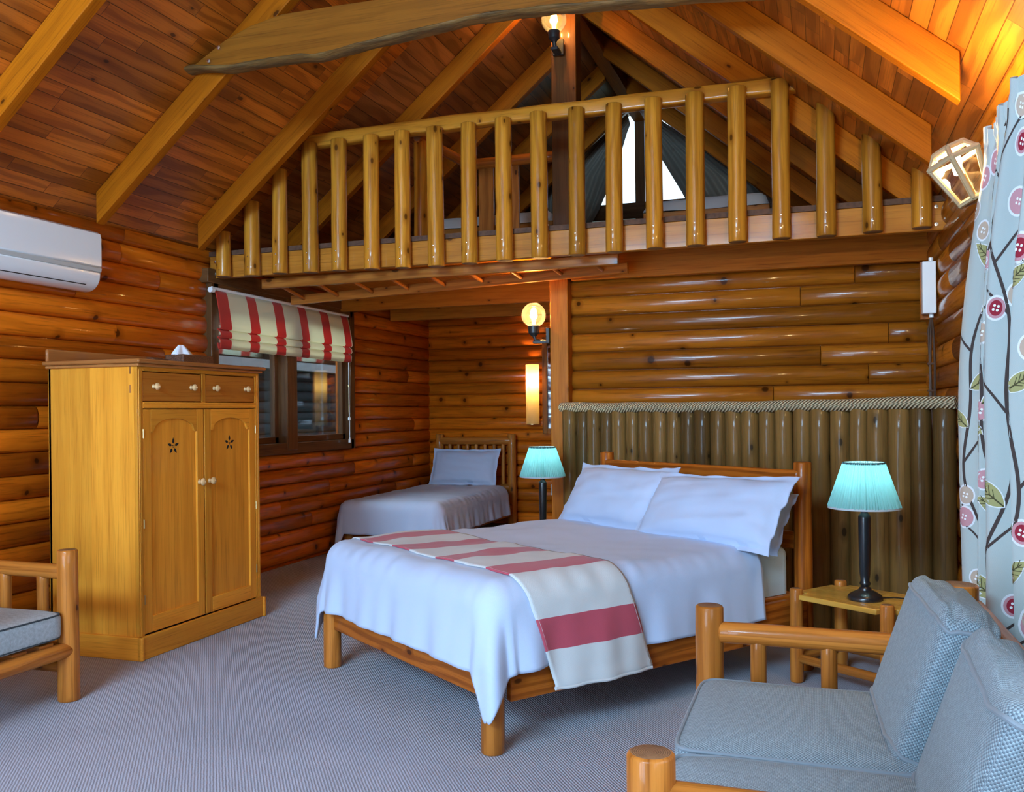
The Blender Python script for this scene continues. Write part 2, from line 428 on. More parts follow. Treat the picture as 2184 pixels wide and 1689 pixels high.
def paper():
    N = NT('glowing paper tube'); tc = N.n('ShaderNodeTexCoord'); 
    d = N.n('ShaderNodeBsdfDiffuse'); d.inputs[0].default_value = (.85, .70, .40, 1)
    t = N.n('ShaderNodeBsdfTranslucent'); t.inputs[0].default_value = (.95, .72, .30, 1)
    m = N.n('ShaderNodeMixShader'); m.inputs[0].default_value = .7
    N.l(d.outputs[0], m.inputs[1]); N.l(t.outputs[0], m.inputs[2]); N.l(m.outputs[0], N.out.inputs[0]); return N.m
M['paper'] = paper()
M['mirror'] = plain('mirror glass', (.5, .5, .5), .03, 1.0)
M['extlog'] = wood('weathered outside log', (.07, .095, .105), (.045, .062, .072), (.015, .02, .025), .6, .2, .4, 0)
M['extwhite'] = plain('white painted board', (.75, .75, .78), .5)
M['extroof'] = plain('red roof paint', (.30, .12, .09), .6)
M['grass'] = plain('outdoor ground', (.12, .17, .09), .95, noisy=.5, nscale=8)
# curtain print
M['curtain'] = cloth('white curtain cotton', (.43, .475, .45, 1), 1300, .85, .2)
M['twig'] = plain('brown print', (.055, .035, .03), .9)
M['halo'] = plain('pale pink print', (.55, .26, .28), .9)
M['halotan'] = plain('beige print', (.50, .37, .28), .9)
M['berry'] = plain('crimson print', (.30, .012, .03), .9)
M['leaf'] = plain('olive print', (.36, .33, .13), .9)
M['vein'] = plain('dark olive print', (.07, .06, .02), .9)
M['dot'] = plain('white print', (.85, .82, .8), .9)
M['rim'] = plain('pale rim print', (.74, .74, .75), .9)
# ------------------------------------------------------------------ the setting
LS, LZ = 0.1395, 0.0155      # log course height and first joint
def log_wall(mb, axis, fixed, sgn, a0, a1, ztop, s, z0, depth=.05, holes=(), joints=(1.1, 3.2), bm=8):
    k = 0
    while True:
        zb = z0 + (k - 1) * s; zt = zb + s; k += 1
        if zb >= ztop: break
        if zt <= 0.01: continue
        zb2, zt2 = max(zb, 0.0), min(zt, ztop); zc = (zb + zt) / 2
        spans = [(a0, a1)]
        for (h0, h1, hz0, hz1) in holes:
            if hz0 < zc < hz1:
                spans = [q for (p0, p1) in spans for q in ((p0, min(p1, h0)), (max(p0, h1), p1)) if q[1] - q[0] > .01]
        for (p0, p1) in spans:
            cuts = [p0]
            while cuts[-1] < p1:
                cuts.append(cuts[-1] + random.uniform(*joints))
            cuts[-1] = p1
            if len(cuts) > 2 and cuts[-1] - cuts[-2] < .25: cuts.pop(-2)
            for c0, c1 in zip(cuts, cuts[1:]):
                r = mb.rnd(); dd = depth * random.uniform(.93, 1.05); b = len(mb.V)
                g = .002
                for a, sh in ((c0 + g, .90), (c0 + .010, 1), (c1 - .010, 1), (c1 - g, .90)):
                    for j in range(bm + 1):
                        t = -PI / 2 + PI * j / bm
                        z = zc + math.sin(t) * s / 2 * .995
                        o = sgn * dd * (max(math.cos(t), 0) ** .75) * sh
                        z = min(max(z, zb2), zt2)
                        mb.V.append(V3((fixed + o, a, z)) if axis == 'y' else V3((a, fixed + o, z)))
                L = [c0, c0 + .01, c1 - .01, c1]
                for i in range(3):
                    for j in range(bm):
                        v0, v1 = s * .7 * j / bm, s * .7 * (j + 1) / bm
                        q = [b + i * (bm + 1) + j, b + (i + 1) * (bm + 1) + j, b + (i + 1) * (bm + 1) + j + 1, b + i * (bm + 1) + j + 1]
                        uv = [(L[i], v0), (L[i + 1], v0), (L[i + 1], v1), (L[i], v1)]
                        flip = (axis == 'y') == (sgn > 0)
                        if flip: q = q[::-1]; uv = uv[::-1]
                        mb.face(q[::-1] if True else q, uv[::-1], 0, r)

# left wall with its window opening
WY0, WY1, WZ0, WZ1 = 5.99, 8.22, 1.02, 2.36
w = MB()
log_wall(w, 'y', XL, 1, YF, YB, EAVE + .02, LS, LZ, holes=[(WY0, WY1, WZ0, WZ1)])
for (y0, y1, z0, z1) in ((YF, WY0, 0, EAVE), (WY1, YB, 0, EAVE), (WY0, WY1, 0, WZ0), (WY0, WY1, WZ1, EAVE)):
    w.box((XL - .055, (y0 + y1) / 2, (z0 + z1) / 2), (.11, y1 - y0, z1 - z0))
struct(w.build('wall_left', M['log']))
# right wall
w = MB()
RY0, RY1, RZ0, RZ1 = -1.5, 1.9, .85, 2.30
log_wall(w, 'y', XR, -1, YF, YB, EAVE + .02, LS, LZ + .05, holes=[(RY0, RY1, RZ0, RZ1)])
for (y0, y1, z0, z1) in ((YF, RY0, 0, EAVE), (RY1, YB, 0, EAVE), (RY0, RY1, 0, RZ0), (RY0, RY1, RZ1, EAVE)):
    w.box((XR + .055, (y0 + y1) / 2, (z0 + z1) / 2), (.11, y1 - y0, z1 - z0))
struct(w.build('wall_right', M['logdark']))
# alcove back wall and the gable above it
GX0, GX1, GZ0 = -2.55, -1.26, 3.40
w = MB()
log_wall(w, 'x', YB, -1, XL, XR, EAVE, LS, LZ)
w.box(((XL + XR) / 2, YB + .055, EAVE / 2), (XR - XL, .11, EAVE))
Mg = mat4((1, 0, 0), (0, 0, 1), (0, -1, 0), (0, YB + .1, 0))
rf = lambda x: EAVE + SLOPE * (x - XL if x < RIDGE_X else XR - x)
w.prism([(XL, EAVE), (GX0, EAVE), (GX0, rf(GX0))], Mg, .1, 1)
w.prism([(GX1, EAVE), (XR, EAVE), (GX1, rf(GX1))], Mg, .1, 1)
w.prism([(GX0, EAVE), (GX1, EAVE), (GX1, GZ0), (GX0, GZ0)], Mg, .1, 1)
struct(w.build('wall_back', [M['log'], M['loftboard']]))
# front wall behind the viewer, with the glazed door opening that lets the day in
DX0, DX1, DZ1 = -4.30, -1.55, 2.25
w = MB()
log_wall(w, 'x', YF, 1, XL, XR, EAVE, LS, LZ, holes=[(DX0, DX1, -1, DZ1)])
for (x0, x1, z0, z1) in ((XL, DX0, 0, EAVE), (DX1, XR, 0, EAVE), (DX0, DX1, DZ1, EAVE)):
    w.box(((x0 + x1) / 2, YF - .055, (z0 + z1) / 2), (x1 - x0, .11, z1 - z0))
w.prism([(XL, EAVE), (XR, EAVE), (-.5, rf(-.5)), (-.5, 2.8), (-3.3, 2.8), (-3.3, rf(-3.3))], mat4((1, 0, 0), (0, 0, 1), (0, -1, 0), (0, YF, 0)), .1, 1)  # upper notch left open for the added gable fill
struct(w.build('wall_front', [M['log'], M['loftboard']]))
d = MB()
for x in (DX0 + .04, -2.92, DX1 - .04): d.box((x, YF - .03, DZ1 / 2), (.08, .06, DZ1))
for z in (.05, DZ1 - .05): d.box(((DX0 + DX1) / 2, YF - .03, z), (DX1 - DX0, .06, .10))
struct(d.build('door_1', M['darkframe'], bevel=.004))
# partition behind the palisade, and the alcove's own side wall
w = MB()
log_wall(w, 'x', YP, -1, -1.86, XR, 2.40, .143, .082, depth=.055, joints=(1.1, 2.4))
w.box(((-1.86 + XR) / 2, YP + .05, 1.2), (XR + 1.86, .10, 2.4))
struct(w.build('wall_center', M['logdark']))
w = MB()
log_wall(w, 'y', -1.92, -1, YP + .02, YB, 2.5, LS, LZ)
w.box((-1.89, (YP + YB) / 2, 1.25), (.06, YB - YP, 2.5))
struct(w.build('wall_alcove', M['log']))
# floor
f = MB(); f.box(((XL + XR) / 2, (YF + YB) / 2, -.05), (XR - XL + .2, YB - YF + .2, .1))
struct(f.build('floor', M['carpet']))
# ceiling: two slopes of narrow boards
TH = math.atan(SLOPE); CT, ST = math.cos(TH), math.sin(TH)
c = MB()
YM = 6.12
def slope_face(y0, y1, mi):
    for sx, xe in ((1, XL), (-1, XR)):
        P = [(xe - sx * .02, EAVE - .02 * SLOPE), (RIDGE_X, rf(RIDGE_X))]
        b = len(c.V)
        for dz in (0, .06):
            for (x, z) in P:
                for y in (y0, y1): c.V.append(V3((x, y, z + dz)))
        Ls = (RIDGE_X - XL) / CT
        for q, uv in (((0, 1, 3, 2), [(y0, 0), (y1, 0), (y1, Ls), (y0, Ls)]), ((4, 6, 7, 5), [(y0, 0), (y0, Ls), (y1, Ls), (y1, 0)]),
                      ((0, 2, 6, 4), [(0, 0), (1, 0), (1, .06), (0, .06)]), ((1, 5, 7, 3), [(0, 0), (0, .06), (1, .06), (1, 0)])):
            if sx < 0: q = q[::-1]; uv = uv[::-1]
            c.face([b + i for i in q], uv, mi, (.5, .5))
slope_face(YF, YM, 0); slope_face(YM, YB + .1, 1)
struct(c.build('ceiling', [M['ceil'], M['loftboard']]))
# loft floor slab with its joists
f = MB()
f.box(((XL + XR) / 2, (6.07 + YB) / 2, 2.555), (XR - XL, YB - 6.07, .05), grain=1)
struct(f.build('floor_loft', M['beamor']))
def joist(y, z0, x0, x1, th=.06, label=''):
    j = MB(); j.box(((x0 + x1) / 2, y, (z0 + 2.53) / 2), (x1 - x0, th, 2.53 - z0))
    return tag(j.build('joist', M['beamor'], bevel=.004), label, 'joist', 'joists under the loft floor')
joist(8.0, 2.34, XL + .06, -1.93, label='orange loft joist nearest the window, above the single bed alcove')
joist(9.15, 2.35, XL + .06, -1.93, label='second loft joist, deeper in over the single bed')

# ------------------------------------------------------------------ roof timbers
def rafter(side, y, label, th=.07, dv=.2, x0=None):
    r = MB(); L = (abs(RIDGE_X - (XL if side < 0 else XR)) - .26) / CT
    poly = [(-dv * ST, -dv * CT), (L - dv * ST, -dv * CT), (L, 0), (0, 0)]
    if side < 0:
        x = XL + .2; Mx = mat4((CT, 0, ST), (-ST, 0, CT), (0, -1, 0), (x, y + th, rf(x) - .002))
    else:
        x = XR - .2; Mx = mat4((-CT, 0, ST), (ST, 0, CT), (0, 1, 0), (x, y, rf(x) - .002))
    r.prism(poly, Mx, th)
    return tag(r.build('rafter', M['beam'], bevel=.005), label, 'rafter', 'roof rafters')
for y, lb in ((3.60, 'window-side roof rafter nearest the viewer, above the wardrobe'), (4.66, 'window-side roof rafter ending above the air conditioner, carrying the curved tie beam'),
              (5.66, 'window-side roof rafter just in front of the loft railing'), (6.70, 'first window-side roof rafter behind the loft railing'), (7.72, 'second window-side roof rafter behind the loft railing'),
              (8.74, 'third window-side roof rafter behind the loft railing'), (9.72, 'window-side roof rafter closest to the loft gable window')):
    rafter(-1, y, lb)
for y, lb in ((2.98, 'curtain-side roof rafter nearest the viewer, above the curtain top'), (4.03, 'curtain-side roof rafter glowing orange above the wall lantern'), (5.03, 'curtain-side roof rafter whose lower end stops beside the wall lantern'),
              (6.08, 'curtain-side roof rafter directly above the loft railing'), (7.13, 'first curtain-side roof rafter behind the loft railing'), (8.16, 'second curtain-side roof rafter behind the loft railing'),
              (9.2, 'curtain-side roof rafter closest to the loft gable drape')):
    rafter(1, y, lb)
b = MB(); b.box((RIDGE_X, (YF + YB) / 2 + .04, 4.70), (.13, YB - YF - .1, .20))
tag(b.build('ridge_beam', M['beam'], bevel=.005), 'long ridge beam under the roof peak, running back to the gable window', 'beam')
# curved tie beam with a waney lower edge
t = thing('tie_beam', 'rustic curved tie beam with wavy bark edge across the top of the room', 'beam', (RIDGE_X, 4.6, 3.5))
low = [(-3.62, 3.385), (-3.523, 3.392), (-3.38, 3.372), (-3.228, 3.357), (-3.02, 3.364), (-2.788, 3.364), (-2.70, 3.350), (-2.607, 3.356), (-2.43, 3.374), (-2.256, 3.386), (-2.02, 3.402), (-1.757, 3.429), (-1.52, 3.424), (-1.265, 3.412), (-1.04, 3.396), (-.827, 3.375), (-.55, 3.36), (-.24, 3.33)]
top = [(-.30, 3.43), (-.50, 3.58), (-.9, 3.61), (-1.5, 3.625), (-2.1, 3.625), (-2.6, 3.635), (-2.908, 3.638), (-3.12, 3.60), (-3.29, 3.543), (-3.5, 3.43)]
b = MB(); b.prism([(x, z + .026) for x, z in low] + top, mat4((1, 0, 0), (0, 0, 1), (0, -1, 0), (0, 4.655, 0)), .105, grain=0)
b.build('plank', M['tie'], t, bevel=.006)
e = MB()
def edge(a, k):
    i = a * (len(low) - 1); i0 = min(int(i), len(low) - 2); q = i - i0
    x = low[i0][0] * (1 - q) + low[i0 + 1][0] * q; z = low[i0][1] * (1 - q) + low[i0 + 1][1] * q
    an = 2 * PI * k
    x += .0
    n = noise.noise(V3((x * 7, math.cos(an) * .6, math.sin(an) * .6)))
    ry = .058 * (1 + .12 * n); rzz = .015 * (1 + .6 * n)
    return (x, 4.602 + math.cos(an) * ry, z + .028 + math.sin(an) * rzz)
e.grid(edge, 90, 14)
e.build('waney_edge', M['bark'], t, sharp=60)
for x, z in ((-3.33, 3.50), (-3.40, 3.43)):
    bo = MB(); bo.lathe([(0, .012), (.012, .010), (.014, 0)], (x, 4.548, z), 10, 0, Matrix.Rotation(PI / 2, 3, 'X')); bo.build('bolt', M['steel'], t)
# posts
def post(name, x, y, z0, z1, w_, d_, label, mat='beamred'):
    p = MB(); p.box((x, y, (z0 + z1) / 2), (w_, d_, z1 - z0))
    return tag(p.build(name, M[mat], bevel=.006), label, 'post')
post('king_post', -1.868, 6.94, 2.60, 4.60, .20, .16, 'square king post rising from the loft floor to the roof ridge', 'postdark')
post('partition_post', -1.905, 6.86, 0, 2.52, .145, .15, 'square orange post where the log partition ends, behind the farther teal lamp', 'beamor')
p = MB(); p.box(((-1.80 + XR) / 2, 6.80, 2.435), (XR + 1.80, .07, .19))
tag(p.build('header_beam', M['beamor'], bevel=.005), 'wide board beam under the loft along the top of the log partition', 'beam')
p = MB(); p.box((-3.2, 6.88, 2.49), (2.55, .08, .08))
tag(p.build('trimmer_beam', M['beamor'], bevel=.004), 'narrow beam under the loft between the window wall and the post', 'beam')

# ------------------------------------------------------------------ loft front: beam and railing
t = thing('loft_beam', 'long loft edge beam with brown edging strip, carrying the railing posts', 'beam', (RIDGE_X, 6.03, 2.4))
b = MB(); b.box((RIDGE_X + .015, 6.035, 2.490), (5.225, .06, .17)); b.build('beam', M['beamred'], t, bevel=.004)
b = MB(); b.box((RIDGE_X, 6.03, 2.592), (5.28, .075, .035)); b.build('edging_strip', M['strip'], t)
for x, z in ((.665, 2.545), (.665, 2.44), (-4.45, 2.53), (-4.45, 2.44)):
    b = MB(); b.lathe([(0, .006), (.011, .005), (.013, 0)], (x, 6.004, z), 12, 0, Matrix.Rotation(PI / 2, 3, 'X')); b.build('bolt', M['steel'], t)
t = thing('loft_railing', 'loft railing of upright half logs topped by a long handrail', 'railing', (RIDGE_X, 5.98, 2.4))
BAL = [(-4.339, 2.748, 2.401), (-4.083, 2.958, 2.394), (-3.841, 3.179, 2.398), (-3.577, 3.349, 2.389), (-3.336, 3.352, 2.389), (-3.071, 3.352, 2.384), (-2.824, 3.356, 2.379), (-2.564, 3.355, 2.374),
       (-2.314, 3.357, 2.379), (-2.053, 3.364, 2.382), (-1.799, 3.374, 2.386), (-1.538, 3.373, 2.388), (-1.285, 3.371, 2.39), (-1.016, 3.377, 2.398), (-.752, 3.376, 2.398), (-.489, 3.383, 2.404), (-.222, 3.394, 2.407),
       (.043, 3.228, 2.402), (.309, 3.011, 2.409), (.581, 2.791, 2.415)]
for (x, zt, zb) in BAL:
    q = MB(); r = .0585 + random.uniform(-.002, .002)
    q.log((x, 5.955, zb), (x + random.uniform(-.006, .006), 5.955, zt), r, r * random.uniform(.93, 1.0), 8, 18, .05, .005)
    o = q.build('baluster', [M['round'], M['endgrain']], t)
    for zz in (.06, .14):
        q = MB(); q.lathe([(0, .004), (.005, .003), (.006, 0)], (x, 5.955 - r * .99, zb + zz * (1 if zt > 2.9 else .8)), 8, 0, Matrix.Rotation(PI / 2, 3, 'X'))
        q.build('screw', M['steel'], o)
h = MB(); n = 40
def hr(a, k):
    x = -3.77 + a * 3.66; z = 3.385 + .004 * math.sin(x * 2.1); an = 2 * PI * k + PI / 4
    c_, s_ = math.cos(an), math.sin(an); pw = .35
    w_ = .047 + .010 * noise.noise(V3((x * 2.2, 3, c_))); hh = .050 + .009 * noise.noise(V3((x * 2.6, s_ * .5, 9)))
    return (x, 6.02 + math.copysign(abs(c_) ** pw, c_) * w_, z + math.copysign(abs(s_) ** pw, s_) * hh)
h.grid(hr, n, 20, uvf=lambda a, k: (a * 3.66, k * .3))
for xx in (-3.77, -.11):
    b0 = len(h.V); a = 0 if xx < -1 else 1
    for k in range(20): h.V.append(V3(hr(a, k / 20)))
    ix = list(range(b0, b0 + 20)); h.face(ix if a else ix[::-1], [(h.V[i].y, h.V[i].z) for i in ix], 1)
h.build('handrail', [M['round'], M['endgrain']], t, sharp=55)

# ------------------------------------------------------------------ railing round the loft hatch
t = thing('hatch_railing', 'inner loft railing beside the king post, dim behind the front railing', 'railing', (-2.8, 7.1, 2.6))
for (x, y, zt) in ((-2.86, 6.36, 3.40), (-2.78, 7.12, 3.36)):
    q = MB(); q.log((x, y, 2.58), (x, y, zt), .055, .052); q.build('post', [M['round'], M['endgrain']], t)
q = MB(); q.log((-2.86, 6.30, 3.42), (-2.78, 7.18, 3.42), .04); q.build('side_rail', [M['furn'], M['endgrain']], t)
q = MB(); q.log((-2.84, 7.14, 3.41), (-1.97, 7.14, 3.41), .045); q.build('cross_rail', [M['furn'], M['endgrain']], t)
for x in (-2.62, -2.40, -2.16):
    q = MB(); q.box((x, 7.15, 2.99), (.13, .03, .80)); q.build('slat', M['furn'], t, bevel=.004)
# ------------------------------------------------------------------ beds in the loft
def loft_bed(x0, x1, label, pil):
    t = thing('loft_bed', label, 'bed', ((x0 + x1) / 2, 7.75, 2.58), 'beds in the loft')
    q = MB(); q.box(((x0 + x1) / 2, 8.7, 2.80), (x1 - x0, 1.9, .44)); q.build('base', M['furn'], t, bevel=.006)
    q = MB()
    def top(a, b_):
        x = x0 + (x1 - x0) * a; y = 7.73 + 1.94 * b_
        e_ = min(a, 1 - a, b_, 1 - b_); return (x, y, 3.02 + .13 * min(1, e_ * 12) ** .5 + .012 * noise.noise(V3((x * 5, y * 5, 0))))
    q.grid(top, 30, 30); q.build('mattress', M['cream'], t, sharp=80)
    return t
loft_bed(-3.45, -2.22, 'loft bed with pale mattress behind the inner loft railing', 0)
loft_bed(-1.42, -.38, 'loft bed with pale sheet under the sweeping grey drape', 1)
# ------------------------------------------------------------------ gable window and its drapes
t = bpy.data.objects.new('window_2', None); COL.objects.link(t); t.location = (-1.9, YB, GZ0); struct(t)
q = MB(); q.box((-1.91, YB + .03, 4.03), (.11, .07, 1.24)); q.build('mullion', M['darkframe'], t, bevel=.004)
q = MB()
q.box(((GX0 + GX1) / 2, YB + .03, 3.60), (GX1 - GX0, .08, .18)); q.box(((GX0 + GX1) / 2, YB + .03, 3.405), (GX1 - GX0, .08, .04))
for x in (GX0 + .03, GX1 - .03): q.box((x, YB + .03, 3.85), (.06, .08, .90))
q.build('frame', M['darkframe'], t, bevel=.004)
for x0, x1 in ((GX0, -1.91), (-1.91, GX1)):
    q = MB(); q.prism([(x0, GZ0), (x1, GZ0), (x1, rf(x1) - .02), (x0, rf(x0) - .02)], mat4((1, 0, 0), (0, 0, 1), (0, -1, 0), (0, YB + .05, 0)), .006)
    q.build('pane', M['glass'], t)
def drape(name, outer, inner, label):
    """outer/inner: polylines top to bottom (x,z); folds run from the tied top outward"""
    q = MB()
    def pl(P, a):
        i = a * (len(P) - 1); k = min(int(i), len(P) - 2); f_ = i - k
        return P[k][0] * (1 - f_) + P[k + 1][0] * f_, P[k][1] * (1 - f_) + P[k + 1][1] * f_
    def fn(a, b_):
        o, i = pl(outer, b_), pl(inner, b_)
        x = o[0] * (1 - a) + i[0] * a; z = o[1] * (1 - a) + i[1] * a
        return (x, YB - .13 + .028 * math.sin(a * 38 + 2 * b_) * min(1, .25 + b_), z)
    q.grid(fn, 90, 24, uvf=lambda a, b_: (a * .8, b_))
    return tag(q.build(name, M['greydrape'], solid=.004), label, 'curtain', 'loft gable drapes')
drape('gable_drape', [(-2.02, 4.66), (-2.45, 4.33), (-2.98, 3.88), (-3.0, 3.40), (-2.75, 3.2)], [(-1.99, 4.54), (-2.03, 4.45), (-2.16, 4.05), (-2.36, 3.62), (-2.62, 3.2)], 'grey drape of the loft gable window nearer the king post')
drape('gable_drape', [(-1.80, 4.66), (-1.36, 4.33), (-.62, 3.70), (-.45, 3.40), (-.45, 3.12)], [(-1.83, 4.54), (-1.78, 4.44), (-1.66, 4.15), (-1.43, 3.74), (-1.12, 3.12)], 'grey drape of the loft gable window sweeping over a bed')
# ------------------------------------------------------------------ soft goods helpers
def drape_map(W, L, ztop, r=.07, inset=.03, flare=.10, foldA=.016, foldK=26, puff=.012, seed=0.0, q_open=True):
    """flat cloth coordinates (p,q) -> bed local (p,q,z); foot at q=0, hangs over p<0, p>W, q<0"""
    arc = r * PI / 2
    def f(p, q, lift=0.0):
        cp = min(max(p, inset), W - inset); cq = max(q, inset)
        ep, eq = p - cp, q - cq
        d = math.hypot(ep, eq)
        nz = noise.noise(V3((p * 2.6 + seed, q * 2.6, 1.3))) * puff + noise.noise(V3((p * 7 + seed, q * 7, 4.1))) * puff * .35
        if d < 1e-6: return (p, q, ztop + nz + lift)
        dp, dq = ep / d, eq / d
        if d < arc:
            th = d / r; h = r * math.sin(th); dr = r * (1 - math.cos(th)); fall = 0
        else:
            fall = d - arc; h = r + fall * flare; dr = r + fall * .985
        corner = abs(dp * dq) * 2
        s_ = cp - cq + math.atan2(eq, ep) * .30
        fo = (math.sin(s_ * foldK + 3.5 * noise.noise(V3((s_ * 2.2, seed, 0)))) + .5 * math.sin(s_ * foldK * 2.1 + seed)) * (.45 + 1.1 * abs(noise.noise(V3((s_ * 1.7, seed, 5))))) + 1.2 * noise.noise(V3((s_ * 5, d * 3, seed)))
        am = foldA * min(1, fall / .22) * (1 + 1.0 * corner)
        h += am * fo + .03 * corner * min(1, fall / .2)
        dr += .010 * min(1, fall / .3) * noise.noise(V3((s_ * 6, seed, 7)))
        fz = math.exp(-((d - arc * .6) / .08) ** 2) * .010 * noise.noise(V3((s_ * 14, seed, 2)))
        return (cp + dp * (h + lift), cq + dq * (h + lift), ztop - dr + nz * (1 - min(1, d / arc)) + fz + lift * max(0, 1 - d / arc))
    return f
def pillow_fn(W, Hh, T, seed=0.0, flange=.032):
    def f(a, b, side):
        u, v = 2 * a - 1, 2 * b - 1
        fu = min(1, (1 - abs(u)) * W / 2 / flange); fv = min(1, (1 - abs(v)) * Hh / 2 / flange)
        uu = min(1, abs(u) * W / (W - 2 * flange)); vv = min(1, abs(v) * Hh / (Hh - 2 * flange))
        t = (max(0, 1 - uu ** 2.6) * max(0, 1 - vv ** 2.6)) ** .42 * T / 2
        x = W / 2 * u * (1 - .045 * (1 - v * v) * abs(u)); y = Hh / 2 * v * (1 - .07 * (1 - u * u) * abs(v))
        cr = max(abs(u), abs(v)); wr = noise.noise(V3((u * 2.5 + seed, v * 2.5, side))) * .014 + cr * cr * .016 * noise.noise(V3((u * 7 + v * 3 + seed, (v - u) * 3, side * 2 + 5))) - .010 * max(0, noise.noise(V3((u * 1.5 + v * 5 + seed, seed, 3))))
        e = (1 - min(fu, fv)) * (.006 * math.sin((u + v) * 9 + seed) + .010 * noise.noise(V3((u * 5, v * 5, seed))))
        return V3((x, y + .012 * noise.noise(V3((u * 3, seed, 1))) * abs(v), side * t + wr * (t / T * 2) + e))
    return f
def pillow(name, W, Hh, T, Mx, mat, label, seed, group):
    """local x across, y up the pillow, z its thickness"""
    q = MB(); f = pillow_fn(W, Hh, T, seed)
    for sd in (1, -1):
        q.grid(lambda a, b: Mx @ (f(a, b, sd) + V3((0, 0, .002 * sd))), 44, 30, uvf=lambda a, b: (a * W, b * Hh))
    o = q.build(name, mat, sharp=80)
    return tag(o, label, 'pillow', group)
def cushion(name, size, c, R, mat, pmat, label, group, e1=.28, e2=.16, puff=.012, seed=0, pr=.006):
    """boxed seat cushion with piping; size=(x,y,z)"""
    q = MB(); sx, sy, sz = [s_ / 2 for s_ in size]; c = V3(c)
    pw = lambda v, e: math.copysign(abs(v) ** e, v)
    def P(a, b, gr=0.0, full=1.0):
        th = 2 * PI * a; ph = (b - .5) * PI
        ct = pw(math.cos(ph), e1)
        x = ct * pw(math.cos(th), e2); y = ct * pw(math.sin(th), e2); z = pw(math.sin(ph), e1)
        bul = (1 - min(1, abs(x)) ** 2) * (1 - min(1, abs(y)) ** 2) * puff / sz
        z2 = z * (1 + bul) + .10 * noise.noise(V3((x * 2.4 + seed, y * 2.4, z)))* abs(z)
        return V3((x * sx, y * sy, z2 * sz))
    nu, nv = 96, 40
    def warp(a):   # crowd samples near the corners of the superellipse
        return a
    b0 = len(q.V); pts = []
    for i in range(nu + 1):
        for j in range(nv + 1):
            t = i / nu; 
            p = P(t, j / nv); pts.append(p); q.V.append(R @ p + c)
    for i in range(nu):
        for j in range(nv):
            ix = [i * (nv + 1) + j, (i + 1) * (nv + 1) + j, (i + 1) * (nv + 1) + j + 1, i * (nv + 1) + j + 1]
            n = (pts[ix[2]] - pts[ix[0]]).cross(pts[ix[3]] - pts[ix[1]])
            k = max(range(3), key=lambda t: abs(n[t])); o = [t for t in range(3) if t != k]
            q.face([b0 + t for t in ix], [(pts[t][o[0]] + k * .3, pts[t][o[1]] + k * .7) for t in ix])
    ob = q.build(name, mat, sharp=60, weld=True)
    tag(ob, label, 'cushion', group)
    for zs in (1, -1):
        q = MB(); ring = []
        for k in range(81):
            th = 2 * PI * k / 80
            x = pw(math.cos(th), e2) * .985; y = pw(math.sin(th), e2) * .985
            zz = zs * .80 * sz * (1 + .10 * noise.noise(V3((x * 2.4 + seed, y * 2.4, zs))))
            ring.append(R @ V3((x * sx * 1.0, y * sy * 1.0, zz)) + c)
        q.tube(ring, pr, 8, False); q.build('piping', pmat, ob)
    return ob

# ------------------------------------------------------------------ double bed
BA = math.radians(53.76); BO = V3((-1.241, 3.395, 0)); RB = rz(BA)
def bw(q, p, z): return BO + RB @ V3((q, p, z))      # bed local: q along the bed, p across it from its right side
WB, LB = 1.53, 1.94
t = thing('double_bed', 'double bed frame of stained boards with round log legs and headboard posts', 'bed', BO)
for q_, p_, h_, r_ in ((0, 0, .36, .0475), (0, WB, .36, .0475), (LB, 0, 1.07, .047), (LB, WB, 1.075, .047)):
    m = MB(); m.log(bw(q_, p_, 0), bw(q_, p_, h_), r_, r_ * .96, 6, 20, .035, .006); m.build('bed_post' if h_ > .5 else 'leg', [M['furn'] if h_ < .5 else M['bedrail'], M['endgrain']], t)
def bboard(name, q0, q1, p0, p1, z0, z1, mat='bedrail'):
    m = MB(); m.box(bw((q0 + q1) / 2, (p0 + p1) / 2, (z0 + z1) / 2), (q1 - q0, p1 - p0, z1 - z0), RB); return m.build(name, M[mat], t, bevel=.006)
bboard('foot_rail', -.012, .022, .045, WB - .045, .205, .39)
bboard('side_rail', .058, LB - .03, -.045, -.010, .198, .385)
bboard('side_rail', .058, LB - .03, WB + .010, WB + .045, .198, .385)
bboard('slat_base', .03, LB - .03, .0, WB, .37, .395)
m = MB(); m.tube([bw(.048, -.030, .315), bw(.075, -.047, .318)], .021, 14, True, 0, 1, .005); m.build('peg', [M['knob'], M['endgrain']], t)
m = MB(); m.box(bw(LB - .03, WB / 2 - .02, .988), (.045, WB - .02, .082), RB, grain=1); m.build('headboard_rail', M['bedrail'], t, bevel=.016)
m = MB(); m.box(bw(LB, WB / 2, .66), (.045, WB - .06, .09), RB, grain=1); m.build('headboard_rail', M['bedrail'], t, bevel=.012)
for k in range(9):
    m = MB(); m.log(bw(LB, .17 + k * .149, .68), bw(LB, .17 + k * .149, .97), .024); m.build('headboard_spindle', [M['furn'], M['endgrain']], t)
